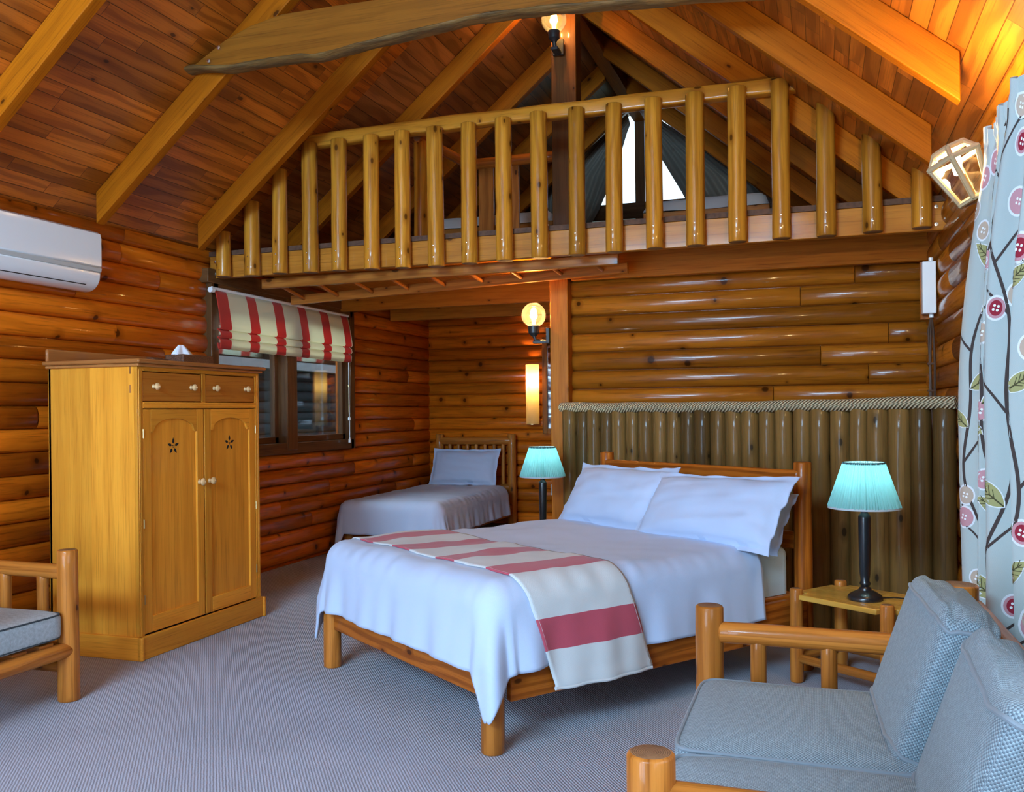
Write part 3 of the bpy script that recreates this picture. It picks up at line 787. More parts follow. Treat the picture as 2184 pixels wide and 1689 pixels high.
def mattress(name, f, q0, q1, p0, p1, z0, z1, mat, label):
    m = MB(); r = .05
    prof = [(0, z0), (0, z1 - r)] + [(r - r * math.cos(a), z1 - r + r * math.sin(a)) for a in (PI / 8, PI / 4, 3 * PI / 8, PI / 2)]
    base = [(q0, p0), (q1, p0), (q1, p1), (q0, p1)]
    def ring(ins):
        out = []
        for cx_, cy_, a0 in ((q1, p1, 0), (q0, p1, PI / 2), (q0, p0, PI), (q1, p0, 3 * PI / 2)):
            sx_ = -1 if cx_ == q1 else 1; sy_ = -1 if cy_ == p1 else 1
            R_ = .06
            for k in range(5):
                a = a0 + PI / 2 * k / 4
                out.append((cx_ + sx_ * R_ + math.cos(a) * (R_ - ins), cy_ + sy_ * R_ + math.sin(a) * (R_ - ins)))
        return out
    b0 = 0; n = 20
    for ins, z in prof:
        for (x, y) in ring(ins): m.V.append(f(x, y, z))
    for i in range(len(prof) - 1):
        for k in range(n):
            k2 = (k + 1) % n
            m.face([i * n + k, i * n + k2, (i + 1) * n + k2, (i + 1) * n + k], [(k * .2, prof[i][1]), (k * .2 + .2, prof[i][1]), (k * .2 + .2, prof[i + 1][1]), (k * .2, prof[i + 1][1])])
    ix = [(len(prof) - 1) * n + k for k in range(n)]; m.face(ix, [(m.V[i].x, m.V[i].y) for i in ix])
    return tag(m.build(name, mat, sharp=60), label, 'mattress')
mattress('mattress', bw, .035, LB - .06, .03, WB - .03, .397, .640, M['sheet'], 'mattress of the double bed in a pale blue sheet, showing beside the nightstand')
DM = drape_map(WB, LB, .668, r=.11, inset=.065, flare=.10, foldA=.009, foldK=17, puff=.016, seed=3.0)
d = MB(); OV = .352
def duv(a, b):
    p = -OV + (WB + 2 * OV) * a
    q = -OV + (1.56 + OV) * b
    op = max(0, -p, p - WB); oq = max(0, -q); m_ = min(op, oq) / OV; k = 1 + .30 * m_ ** 2 - .32 * m_ ** 5
    p = p * k if p < 0 else (WB + (p - WB) * k if p > WB else p); q = q * k if q < 0 else q
    P_ = DM(p, q); return bw(P_[1], P_[0], P_[2])
d.grid(duv, 150, 130, uvf=lambda a, b: (a * 2.3, b * 2.1))
tag(d.build('duvet', M['white'], sharp=80, solid=.012), 'white duvet hanging over the foot and sides of the double bed', 'duvet')
# striped runner
SK = lambda p: .14 * min(1, max(0, -p + .02) / .45)
bands = [(-.29, -.155), (.055, .215), (.47, .635), (.885, 1.06), (1.27, 1.42)]
RP0, RP1 = -.455, WB + .34
def run(a, b):
    p = RP0 + (RP1 - RP0) * a; q = .115 + .535 * b + SK(p)
    th = .012 + .004 * math.sin(a * 160) * (1 if a < .02 else .15) + .003 * noise.noise(V3((p * 9, q * 9, 0)))
    P_ = DM(p, q, th); return bw(P_[1], P_[0], P_[2])
rows = sorted(set([RP0, RP1] + [x for b_ in bands for x in b_] + [RP0 + (RP1 - RP0) * i / 110 for i in range(111)]))
rows = [rows[0]] + [x for i, x in enumerate(rows[1:]) if x - rows[i] > .004 or any(x in b_ for b_ in bands)]
t = thing('bed_runner', 'cream and raspberry striped runner across the foot half of the double bed', 'bed runner', bw(.4, .7, .68))
m = MB(); nb = 28; r_ = m.rnd()
for x in rows:
    for j in range(nb + 1): m.V.append(run((x - RP0) / (RP1 - RP0), j / nb))
for i in range(len(rows) - 1):
    c_ = (rows[i] + rows[i + 1]) / 2; mi = 1 if any(b0 < c_ < b1 for b0, b1 in bands) else 0
    for j in range(nb):
        m.face([i * (nb + 1) + j, (i + 1) * (nb + 1) + j, (i + 1) * (nb + 1) + j + 1, i * (nb + 1) + j + 1],
               [(rows[i], j * .02), (rows[i + 1], j * .02), (rows[i + 1], j * .02 + .02), (rows[i], j * .02 + .02)], mi, r_)
m.build('cloth', [M['cream'], M['pink']], t, sharp=80, solid=.007)
for j in (.02, .98):
    m = MB(); m.tube([run(i / 120, j) for i in range(121)], .004, 6, False); m.build('seam', M['cream'], t)
m = MB(); m.tube([run(.003, i / 40) + V3((0, 0, .0)) for i in range(41)], .008, 8, True); m.build('gathered_hem', M['cream'], t)
# pillows lean on the headboard
def pil_mat(pc, qb, zb, lean, tilt=0.0, toe=0.0):
    ex = RB @ V3((0, 1, 0)); upv = RB @ V3((math.sin(lean), 0, math.cos(lean)))
    ex = (ex * math.cos(tilt) + upv * math.sin(tilt)).normalized(); n = ex.cross(upv).normalized(); upv = n.cross(ex)
    return mat4(ex, upv, n, bw(qb, pc, zb))
PG = 'pillows on the double bed'
def put_pillow(pc, q0, z0, lean, W, Hh, T, label, seed, tilt=0, mat='white'):
    return pillow('pillow', W, Hh, T, pil_mat(pc, q0 + math.sin(lean) * Hh / 2, z0 + math.cos(lean) * Hh / 2, lean, tilt), M[mat], label, seed, PG)
put_pillow(.31, 1.45, .640, .62, .94, .445, .18, 'front white pillow on the double bed nearer the nightstand with the lamp', 1.0, -.03)
put_pillow(1.11, 1.515, .645, .58, .86, .44, .18, 'front white pillow on the double bed nearer the square post', 5.0, -.01)
put_pillow(.29, 1.64, .62, .50, .74, .34, .15, 'rear white pillow tucked behind another pillow beside the headboard post', 9.0)

# ------------------------------------------------------------------ single bed
t = thing('single_bed', 'single bed frame with spindle headboard in the alcove under the loft', 'bed', (-3.92, 9, 0))
SX0, SX1, SY0, SY1 = -4.33, -3.42, 7.86, 10.10
for x, y, h_ in ((SX0, SY0, .24), (SX1, SY0, .24), (SX0, SY1, 1.08), (SX1, SY1, 1.08)):
    m = MB(); m.log((x, y, 0), (x, y, h_), .052, .048); m.build('bed_post' if h_ > .5 else 'leg', [M['furn'], M['endgrain']], t)
for (a, b) in (((SX0, SY0), (SX1, SY0)), ((SX0, SY0), (SX0, SY1)), ((SX1, SY0), (SX1, SY1))):
    m = MB(); c_ = ((a[0] + b[0]) / 2, (a[1] + b[1]) / 2, .20)
    m.box(c_, (abs(b[0] - a[0]) + .03, abs(b[1] - a[1]) + .03, .13)); m.build('foot_rail' if a[1] == b[1] else 'side_rail', M['bedrail'], t, bevel=.006)
m = MB(); m.log((SX0, SY1, 1.0), (SX1, SY1, 1.0), .047); m.build('headboard_rail', [M['furn'], M['endgrain']], t)
m = MB(); m.log((SX0, SY1, .46), (SX1, SY1, .46), .04); m.build('headboard_rail', [M['furn'], M['endgrain']], t)
for k in range(7):
    x = SX0 + .13 + k * .112; m = MB(); m.log((x, SY1, .47), (x, SY1, .98), .023); m.build('headboard_spindle', [M['furn'], M['endgrain']], t)
sw = lambda q, p, z: V3((SX1 - p, SY0 + q, z))
WS = SX1 - SX0
mattress('mattress', sw, .03, 2.08, .02, WS - .02, .255, .445, M['sheet'], 'mattress of the single bed in the alcove')
DS = drape_map(WS, 2.1, .50, r=.10, inset=.01, flare=.12, foldA=.011, foldK=22, seed=8.0)
d = MB(); OS = .36
def duv2(a, b):
    p = -OS + (WS + OS * 2) * a; q = -OS + (1.83 + OS) * b
    op = max(0, p - WS); p = WS + op * .30 if op else p
    if op and q < 0: p += .10 * op / .3 * min(1, -q / OS); q *= 1 + .5 * min(op, -q) / OS
    P_ = DS(p, q); return sw(P_[1], P_[0], P_[2])
d.grid(duv2, 90, 100, uvf=lambda a, b: (a * 1.6, b * 2.1))
tag(d.build('duvet', M['white'], sharp=80, solid=.012), 'white duvet on the single bed in the alcove', 'duvet')
pillow('pillow', .84, .47, .17, mat4((1, 0, 0), (0, math.sin(.42), math.cos(.42)), (0, -math.cos(.42), math.sin(.42)), (-3.93, 9.88, .70)), M['white'], 'white pillow leaning on the spindle headboard of the single bed', 14.0, None)

# ------------------------------------------------------------------ palisade screen and rope
PA, PB = V3((-1.845, 6.745, 0)), V3((.685, 5.44, 0)); NP = 24
t = thing('palisade_screen', 'dark palisade of upright poles standing behind the double bed', 'screen', (-.6, 6.1, 0))
dv = (PB - PA) / NP; pn = V3((dv.y, -dv.x, 0)).normalized()      # towards the bed
for k in range(NP):
    c_ = PA + dv * (k + .5); r_ = dv.length / 2 * random.uniform(.96, 1.10)
    c_ += pn * random.uniform(-.012, .012)
    m = MB(); m.log((c_.x, c_.y, 0), (c_.x + random.uniform(-.008, .008), c_.y, 1.345 + random.uniform(-.01, .012)), r_ * 1.03, r_ * .97, 8, 18, .04, .006)
    m.build('pole', [M['pole'], M['endgrain']], t)
m = MB(); P_ = []
for k in range(41):
    a = k / 40; c_ = PA.lerp(PB, -.004 + 1.012 * a) + pn * .035
    P_.append((c_.x, c_.y, 1.372 - .012 * math.sin(PI * a) + .003 * math.sin(a * 30)))
m.tube(P_, .036, 16, True)
tag(m.build('rope', M['rope'], sharp=60), 'thick pale rope laid along the top of the palisade', 'rope')
# ------------------------------------------------------------------ nightstands and table lamps
NF = {'FL': V3((-.125, 4.713, 0)), 'BL': V3((.086, 4.995, 0)), 'FR': V3((.272, 4.424, 0)), 'BR': V3((.483, 4.706, 0))}
nc = sum(NF.values(), V3()) / 4
night = thing('nightstand', 'low pine nightstand with round legs between the double bed and the sofa', 'nightstand', nc, 'nightstands')
for k, p in NF.items():
    m = MB(); m.log(p, p + V3((0, 0, .462)), .033, .031); m.build('leg', [M['furn'], M['endgrain']], night)
u_ = (NF['FR'] - NF['FL']).normalized(); v_ = (NF['BL'] - NF['FL']).normalized()
def nb_(a, b): return NF['FL'] + (NF['FR'] - NF['FL']) * a + (NF['BL'] - NF['FL']) * b
m = MB(); Mn = mat4(u_, v_, u_.cross(v_), nb_(0, 0) + V3((0, 0, .412)))
A_, B_ = (NF['FR'] - NF['FL']).length, (NF['BL'] - NF['FL']).length
e_ = .03; c0 = .036
poly = [(c0, -e_), (A_ - c0, -e_), (A_ - c0 + .01, c0), (A_ + e_, c0 + .01), (A_ + e_, B_ - c0), (A_ - c0, B_ - c0 + .01), (A_ - c0, B_ + e_), (c0, B_ + e_), (c0, B_ - c0), (-e_, B_ - c0), (-e_, c0), (c0, c0)]
m.prism(poly, Mn, .026); m.build('table_top', M['table'], night, bevel=.005)
for a, b in (('FL', 'FR'), ('BL', 'BR'), ('FL', 'BL'), ('FR', 'BR')):
    m = MB(); m.log(NF[a] + V3((0, 0, .12)), NF[b] + V3((0, 0, .12)), .022); m.build('stretcher', [M['furn'], M['endgrain']], night)
LC = V3((.190, 4.64, .4385))
lamp = thing('table_lamp', 'lit table lamp with teal pleated shade on the nightstand beside the sofa', 'lamp', LC, 'teal table lamps')
m = MB(); m.lathe([(0, .0), (.078, .0), (.080, .010), (.074, .022), (.050, .036), (.030, .046), (.027, .055)], LC, 32); m.build('base', M['black'], lamp)
m = MB(); m.lathe([(.027, .05), (.019, .062), (.026, .075), (.019, .09), (.024, .12), (.027, .25), (.0285, .385), (.028, .395), (.016, .41), (.018, .43), (.012, .45), (.011, .50), (0, .505)], LC, 24); m.build('stem', M['black'], lamp)
z0, z1, rb, rt = .440, .650, .161, .092
m = MB()
def shf(a, b):
    an = 2 * PI * a; r_ = rb + (rt - rb) * b
    r_ += (.0042 * math.sin(an * 70 + 1.5 * math.sin(an * 5)) + .002 * math.sin(an * 23)) * (1.15 - .5 * b)
    return LC + V3((r_ * math.cos(an), r_ * math.sin(an), z0 + (z1 - z0) * b))
m.grid(shf, 420, 6); sh = m.build('shade', M['shade'], lamp, sharp=85)
m = MB(); m.lathe([(rt + .003, z1 - .009), (rt + .004, z1 + .001), (rt - .001, z1 + .001)], LC, 48); m.build('top_binding', M['shaderim'], sh)
m = MB(); m.lathe([(rb + .002, z0 + .002), (rb + .005, z0 - .007), (rb - .001, z0 - .008)], LC, 48); m.build('bottom_braid', M['shadehem'], sh)
m = MB(); m.lathe([(0, .50), (.014, .505), (.022, .53), (.022, .565), (.012, .60), (0, .605)], LC, 16); m.build('bulb', M['coolbulb'], lamp)
m = MB(); m.tube([LC + V3((.07, .02, .006)), LC + V3((.13, .06, .004)), LC + V3((.20, .05, .003)), LC + V3((.27, .07, .003))], .003, 6); m.build('cord', M['black'], lamp)
MOVE = V3((-1.905, 6.31, 0)) - V3((LC.x, LC.y, 0))
dup(night, MOVE, 'low nightstand hidden behind the double bed, under the farther teal lamp')
dup(lamp, MOVE, 'table lamp with pale teal pleated shade in front of the square post')
def plight(name, loc, col, power, rad=.03):
    l = bpy.data.lights.new(name, 'POINT'); l.color = col; l.energy = power; l.shadow_soft_size = rad
    o = bpy.data.objects.new(name, l); COL.objects.link(o); o.location = loc; return o
# ------------------------------------------------------------------ wardrobe
X0, X1, Y0, Y1 = -4.17, -3.55, 4.09, 5.235
t = thing('wardrobe', 'tall pale pine wardrobe with two drawers and two star-pierced doors', 'wardrobe', ((X0 + X1) / 2, (Y0 + Y1) / 2, 0))
def wb(name, x0, x1, y0, y1, z0, z1, mat='ward', par=None, bev=.003, grain=None):
    m = MB(); m.box(((x0 + x1) / 2, (y0 + y1) / 2, (z0 + z1) / 2), (x1 - x0, y1 - y0, z1 - z0), grain=grain); return m.build(name, M[mat], par or t, bevel=bev)
sp = MB()    # side panel glued up from four boards
for k in range(4):
    xa = X0 + (X1 - .022 - X0) * k / 4; xb = X0 + (X1 - .022 - X0) * (k + 1) / 4
    sp.box(((xa + xb) / 2, Y0 + .0105, .815), (xb - xa, .021, 1.61), grain=2)
sp.build('side_panel', M['ward'], t)
wb('side_panel', X0, X1 - .022, Y1 - .021, Y1, .01, 1.62)
wb('back_panel', X0, X0 + .02, Y0, Y1, .01, 1.62)
fr = MB()
for (y0, y1, z0, z1) in ((Y0, Y0 + .043, .01, 1.62), (Y1 - .043, Y1, .01, 1.62), (Y0 + .043, Y1 - .043, 1.592, 1.62), (Y0 + .043, Y1 - .043, 1.384, 1.42), ((Y0 + Y1) / 2 - .016, (Y0 + Y1) / 2 + .016, 1.42, 1.592)):
    fr.box((X1 - .011, (y0 + y1) / 2, (z0 + z1) / 2), (.022, y1 - y0, z1 - z0), grain=2 if z1 - z0 > .1 else 1)
fr.build('face_frame', M['ward'], t, bevel=.002)
bd = MB()
for z in (1.389, 1.414, 1.598): bd.tube([(X1 + .001, Y0 + .045, z), (X1 + .001, Y1 - .045, z)], .004, 8)
for y in (Y0 + .012, Y0 + .022, Y1 - .012, Y1 - .022): bd.tube([(X1 + .001, y, .13), (X1 + .001, y, 1.60)], .003, 8)
bd.build('bead_moulding', M['ward'], t)
for z in (1.575, 1.47):      # joint keys showing on the side
    wb('joint_key', X1 - .052, X1 - .040, Y0 - .0006, Y0 + .004, z, z + .045, 'wardtop', bev=0)
pl = MB()
pl.box((X0 + .31 + .012, Y0 - .006, .065), (X1 - X0 + .036, .022, .13), grain=0); pl.box((X1 + .009, (Y0 + Y1) / 2, .065), (.022, Y1 - Y0 + .036, .13), grain=1); pl.box((X0 + .31 + .012, Y1 + .006, .065), (X1 - X0 + .036, .022, .13), grain=0)
pl.build('plinth', M['ward'], t, bevel=.006)
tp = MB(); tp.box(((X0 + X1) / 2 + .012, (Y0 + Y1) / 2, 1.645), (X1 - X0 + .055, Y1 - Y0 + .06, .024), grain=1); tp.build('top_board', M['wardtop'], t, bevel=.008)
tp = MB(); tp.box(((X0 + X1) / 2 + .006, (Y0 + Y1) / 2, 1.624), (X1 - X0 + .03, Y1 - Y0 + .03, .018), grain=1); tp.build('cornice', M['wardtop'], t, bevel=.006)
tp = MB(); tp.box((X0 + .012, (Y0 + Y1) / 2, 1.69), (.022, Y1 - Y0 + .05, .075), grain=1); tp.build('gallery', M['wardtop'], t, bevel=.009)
def knob(y, z, x, par, s_=1.0):
    Mk = Matrix.Rotation(PI / 2, 3, 'Y')
    m = MB(); m.lathe([(0, .0), (.0135 * s_, .0), (.0135 * s_, .003), (.010 * s_, .008), (.008 * s_, .013), (.011 * s_, .018), (.0195 * s_, .024), (.0205 * s_, .030), (.016 * s_, .037), (.007 * s_, .041), (0, .042)], (x, y, z), 20, 0, Mk)
    k = m.build('knob', M['knob'], par, sharp=60)
    m = MB(); m.lathe([(.003, .040), (.003, .047), (0, .048)], (x, y, z), 8, 0, Mk); m.build('screw_tip', M['knob'], t)
    return k
for (y0, y1, ks) in ((Y0 + .047, (Y0 + Y1) / 2 - .02, (4.225, 4.548)), ((Y0 + Y1) / 2 + .02, Y1 - .047, (4.765, 5.085))):
    dr = wb('drawer', X1 - .03, X1 - .003, y0, y1, 1.424, 1.588, 'drawer', bev=.006, grain=1)
    for y in ks: knob(y, 1.508, X1 - .004, dr)
def star(mb, yc, zc, x, s_=1.0):
    for k in range(5):
        a = PI / 2 + k * 2 * PI / 5; dx, dz = math.cos(a), math.sin(a)
        poly = []
        for q_, w_ in ((.016, .002), (.026, .0085), (.034, .0075), (.050, .0005)): poly.append((q_, w_))
        poly = [(q_, -w_) for q_, w_ in poly] + [(q_, w_) for q_, w_ in reversed(poly)]
        mb.prism([(q_ * s_, w_ * s_) for q_, w_ in poly], mat4((0, dx, dz), (0, -dz, dx), (1, 0, 0), (x, yc, zc)), .0012, 1)
    for k in range(3):
        a = k * 2.1 + .4; mb.lathe([(0, .001), (.0035 * s_, .001), (.0035 * s_, 0)], (x, yc + .006 * math.cos(a), zc + .006 * math.sin(a)), 8, 1, Matrix.Rotation(PI / 2, 3, 'Y'))
def door(y0, y1, ky, z0=.135, z1=1.379):
    o = MB(); sw_ = .062; xb = X1 - .022; xf = X1 - .002
    o.box(((xb + xf - .012) / 2, (y0 + y1) / 2, (z0 + z1) / 2), (xf - .012 - xb, y1 - y0 - .02, z1 - z0 - .02), grain=2)   # panel
    dd = o.build('door', M['ward'], t)
    m = MB()
    m.box(((xb + xf) / 2, y0 + sw_ / 2, (z0 + z1) / 2), (xf - xb, sw_, z1 - z0), grain=2); m.box(((xb + xf) / 2, y1 - sw_ / 2, (z0 + z1) / 2), (xf - xb, sw_, z1 - z0), grain=2)
    m.box(((xb + xf) / 2, (y0 + y1) / 2, z0 + .045), (xf - xb, y1 - y0 - 2 * sw_, .09), grain=1)
    ya, yb = y0 + sw_, y1 - sw_; yc = (ya + yb) / 2; R_ = (yb - ya) / 2 - .032; zs = 1.248
    arch = [(ya, z1), (ya, zs), (ya + .018, zs)] + [(yc - R_ * math.cos(PI * k / 18) * 1.0, zs + .018 + (1.325 - zs - .018) * math.sin(PI * k / 18)) for k in range(19)] + [(yb - .018, zs), (yb, zs), (yb, z1)]
    m.prism(arch, mat4((0, 1, 0), (0, 0, 1), (1, 0, 0), (xb, 0, 0)), xf - xb, 0, grain=0)
    m.build('door_frame', M['ward'], dd, bevel=.003)
    m = MB(); star(m, yc, 1.165, xf - .0122); m.build('star_hole_shade', [M['hole_shade'], M['hole_shade']], dd)  # thin dark shapes on the panel; shade inside the cutouts put into colour
    kk = knob(ky, .942, xf, dd, 1.12)
    for z in (.30, .72, 1.22):
        m = MB(); yy = y0 - .002 if ky > yc else y1 + .002
        m.tube([(X1 + .001, yy, z), (X1 + .001, yy, z + .05)], .004, 8); m.build('hinge', M['brass'], dd)
door(Y0 + .046, 4.658, 4.615); door(4.668, Y1 - .046, 4.712)
# tissue box on the wardrobe
t = thing('tissue_box', 'brown wicker tissue box with a white tissue pulled up, on the wardrobe', 'tissue box', (-3.78, 4.81, 1.658))
m = MB(); m.box((-3.78, 4.83, 1.690), (.14, .30, .062)); m.build('wicker_cover', M['wicker'], t, bevel=.008)
m = MB()
def tis(a, b):
    u = 2 * a - 1
    an = a * 2 * PI; z = 1.713 + .068 * b ** .8
    rr = (1 - .72 * b) * (1 + .16 * math.sin(an * 5 + 1) * (1 - b * .5))
    return (-3.78 + .045 * rr * math.cos(an), 4.76 + .078 * rr * math.sin(an) - .012 * b, z + .012 * (1 - b) * math.sin(an * 5 + 1) - .006 * (1 - b))
m.grid(tis, 60, 10); m.build('tissue', M['tissue'], t, sharp=80)
m = MB(); m.box((-3.80, 4.53, 1.671), (.10, .13, .026)); m.box((-3.80, 4.53, 1.688), (.05, .09, .010))
tag(m.build('wicker_tray', M['wicker'], bevel=.005), 'small flat brown wicker piece on the wardrobe beside the tissue box', 'tray')

# ------------------------------------------------------------------ air conditioner
t = thing('air_conditioner', 'white air conditioner unit high on the log wall near the wardrobe', 'air conditioner', (-4.42, 4.25, 2.14))
def ac(name, prof, y0, y1, mat, par=t, bev=.012):
    m = MB(); m.prism(prof, mat4((1, 0, 0), (0, 0, 1), (0, -1, 0), (0, y1, 0)), y1 - y0, 0); return m.build(name, M[mat], par, bevel=bev)
xs = -4.505
lowp = [(xs, 2.15), (-4.46, 2.138), (-4.42, 2.140), (-4.385, 2.155), (-4.36, 2.18), (-4.345, 2.21), (-4.338, 2.262), (xs, 2.262)]
ac('lower_case', lowp, 3.80, 4.69, 'plastic')
ac('front_panel', [(xs, 2.282), (-4.333, 2.282), (-4.328, 2.30), (-4.328, 2.47), (-4.335, 2.50), (-4.36, 2.515), (xs, 2.515)], 3.80, 4.69, 'plastic')
ac('trim_strip', [(xs, 2.258), (-4.337, 2.258), (-4.331, 2.284), (xs, 2.284)], 3.803, 4.687, 'plasticgrey', bev=.002)
m = MB(); m.box((-4.372, 4.20, 2.176), (.012, .78, .007), Matrix.Rotation(.8, 3, 'Y')); m.build('outlet_slot', M['slot'], t)

# ------------------------------------------------------------------ window on the left wall, its blind
t = bpy.data.objects.new('window_1', None); COL.objects.link(t); t.location = (XL, 7.2, 1.0); struct(t)
fm = MB()
for (y0, y1, z0, z1) in ((WY0, WY1, WZ0 - .03, WZ0 + .065), (WY0, WY1, WZ1 - .06, WZ1 + .03), (WY0 - .03, WY0 + .06, WZ0 - .03, WZ1 + .03), (WY1 - .06, WY1 + .03, WZ0 - .03, WZ1 + .03)):
    fm.box((XL + .015, (y0 + y1) / 2, (z0 + z1) / 2), (.15, y1 - y0, z1 - z0))
fm.build('frame', M['darkframe'], t, bevel=.005)
def yat(px): # helper kept to plan coordinates on the wall plane
    return px
m = MB(); m.box((XL + .03, 7.08, (WZ0 + WZ1) / 2), (.14, .16, WZ1 - WZ0)); m.build('mullion', M['darkframe'], t, bevel=.006)
for (y0, y1, xo) in ((WY0 + .06, 7.0, -.02), (7.16, WY1 - .06, .0)):
    sm = MB()
    for (a, b, c_, d_) in ((y0, y1, WZ0 + .065, WZ0 + .12), (y0, y1, WZ1 - .12, WZ1 - .06), (y0, y0 + .055, WZ0 + .065, WZ1 - .06), (y1 - .055, y1, WZ0 + .065, WZ1 - .06)):
        sm.box((XL + xo, (a + b) / 2, (c_ + d_) / 2), (.05, b - a, d_ - c_))
    so = sm.build('sash', M['darkframe'], t, bevel=.004)
    g = MB(); g.box((XL + xo, (y0 + y1) / 2, (WZ0 + WZ1) / 2), (.005, y1 - y0 - .09, WZ1 - WZ0 - .2)); g.build('pane', M['glass'], so)
m = MB(); m.tube([(XL + .10, 8.09, 1.62), (XL + .11, 8.09, 1.60), (XL + .11, 8.085, 1.36), (XL + .10, 8.11, 1.33)], .006, 8); m.build('stay', M['brass'], t)
m = MB(); m.box((XL + .045, (WY0 + WY1) / 2, 2.42), (.11, WY1 - WY0 + .16, .11)); struct(m.build('trim_1', M['darkframe'], bevel=.005))
t = thing('roman_blind', 'roman blind with red and cream stripes, half raised over the window', 'blind', (XL + .14, 7.2, 1.9))
BX, BY0, BY1 = XL + .12, 5.955, 8.04
prof = [(.0, 2.31), (.018, 2.27), (.040, 2.16), (.055, 2.06), (.060, 2.02), (.050, 2.005), (.026, 2.012), (.03, 2.0), (.052, 1.985), (.058, 1.955), (.048, 1.94), (.024, 1.948), (.03, 1.935), (.048, 1.925), (.052, 1.905), (.046, 1.86), (.03, 1.855), (.022, 1.90)]
m = MB(); ny = 132
def in_red(y):
    return ((y - BY0) % .387) < .135
for i in range(ny + 1):
    y = BY0 + (BY1 - BY0) * i / ny
    for (x, z) in prof: m.V.append(V3((BX + x * (1 + .12 * noise.noise(V3((y * 3, z * 4, 0)))), y, z - .012 * (y - BY0) / 2.2)))
k_ = len(prof); r_ = m.rnd()
for i in range(ny):
    yc = BY0 + (BY1 - BY0) * (i + .5) / ny
    for j in range(k_ - 1):
        m.face([i * k_ + j, i * k_ + j + 1, (i + 1) * k_ + j + 1, (i + 1) * k_ + j], [(i * .0167, j * .03), (i * .0167, j * .03 + .03), (i * .0167 + .0167, j * .03 + .03), (i * .0167 + .0167, j * .03)], 1 if in_red(yc) else 0, r_)
m.build('fabric', [M['blindcream'], M['blindred']], t, sharp=70, solid=.004)
m = MB(); m.tube([(BX, BY0 - .03, 2.318), (BX, BY1 + .02, 2.305)], .014, 10, True); m.build('head_rail', M['plastic'], t)
m = MB(); m.lathe([(0, -.02), (.022, -.02), (.022, .02), (0, .02)], (BX, BY0 - .03, 2.305), 12, 0, Matrix.Rotation(PI / 2, 3, 'X')); m.build('bracket', M['plastic'], t)
m = MB(); m.tube([(BX + .03, 8.015, 1.93), (BX + .03, 8.015, 1.5), (BX + .03, 8.02, 1.10)], .0035, 6); cd = m.build('pull_cord', M['plastic'], t)
m = MB(); m.lathe([(0, 0), (.014, .004), (.012, .03), (.004, .06), (0, .062)], (BX + .03, 8.02, 1.05), 12); m.build('cord_weight', M['plastic'], cd)
m = MB(); m.lathe([(0, 0), (.012, .003), (.014, .02), (.010, .035), (0, .037)], (BX + .03, 8.016, 1.27), 12); m.build('cord_knob', M['plastic'], cd)

# ------------------------------------------------------------------ wall lamps
def globe_lamp(c, back, label, power):
    """globe of smoked glass on a black bracket; back = unit vector to the post"""
    c = V3(c); back = V3(back)
    t = thing('globe_lamp', label, 'wall lamp', c, 'globe wall lamps')
    m = MB(); m.lathe([(.096 * math.sin(a), -.096 * math.cos(a)) for a in [.42 + (PI - .42) * i / 22 for i in range(23)]], c, 36); m.build('globe', M['globe'], t, sharp=80)
    m = MB(); m.lathe([(0, -.165), (.020, -.165), (.030, -.150), (.042, -.140), (.045, -.095), (.043, -.083), (.030, -.080), (.022, -.078), (0, -.078)], c, 24); m.build('lamp_holder', M['blackmetal'], t)
    m = MB(); a0 = c + V3((0, 0, -.155)); a1 = a0 + back * .10 + V3((0, 0, -.055))
    m.tube([a0, a0 + back * .015 + V3((0, 0, -.045)), a1], .016, 12); side = V3((-back.y, back.x, 0)) if abs(back.z) < .5 else V3((1, 0, 0))
    ang = math.atan2(back.y, back.x)
    m.box(c + back * .068 + V3((0, 0, -.212)), (.14, .055, .022), rz(ang)); m.box(c + back * .122 + V3((0, 0, -.165)), (.026, .085, .12), rz(ang)); m.build('bracket', M['blackmetal'], t, bevel=.004)
    m = MB(); m.lathe([(0, -.075), (.014, -.07), (.016, -.04), (.024, -.01), (.026, .02), (.020, .045), (.010, .058), (0, .06)], c, 20); m.build('bulb', M['bulb'], t)
    plight('globe_light', c + V3((0, 0, .01)) - back * .0, (1.0, .62, .27), power, .03)
    return t
globe_lamp((-1.895, 6.70, 4.318), (0, 1, 0), 'lit globe wall lamp high on the king post, under the curved tie beam', 115)
globe_lamp((-2.112, 6.80, 2.093), (1, 0, 0), 'lit globe wall lamp on the square orange post under the loft', 230)
t = thing('tube_lamp', 'tall lit yellow paper tube lamp on the alcove back wall above the single bed', 'wall lamp', (-3.16, 10.09, 1.54))
m = MB(); m.lathe([(.077, 1.195), (.077, 1.88)], (-3.16, 10.10, 0), 32); m.build('paper_tube', M['paper'], t)
m = MB(); m.lathe([(0, 1.188), (.072, 1.188), (.072, 1.20), (.06, 1.20)], (-3.16, 10.10, 0), 24); m.build('bottom_ring', M['brass'], t)
m = MB(); m.lathe([(0, 1.60), (.02, 1.61), (.022, 1.74), (.010, 1.77), (0, 1.77)], (-3.16, 10.10, 0), 16); m.build('bulb', M['bulb'], t)
m = MB(); m.box((-3.16, 10.19, 1.5), (.06, .04, .3)); m.build('back_plate', M['brass'], t)
plight('tube_light', (-3.16, 10.10, 1.70), (1.0, .62, .22), 55, .03)
t = thing('wall_mirror', 'tall wood-framed mirror on the alcove wall, mostly hidden behind the square post', 'mirror', (-2.72, 10.2, 1.6))
m = MB()
for (x0, x1, z0, z1) in ((-3.06, -3.0, 1.08, 2.20), (-2.42, -2.36, 1.08, 2.20), (-3.0, -2.42, 1.08, 1.14), (-3.0, -2.42, 2.14, 2.20)): m.box(((x0 + x1) / 2, 10.175, (z0 + z1) / 2), (x1 - x0, .04, z1 - z0))
m.build('frame', M['furn'], t, bevel=.004)
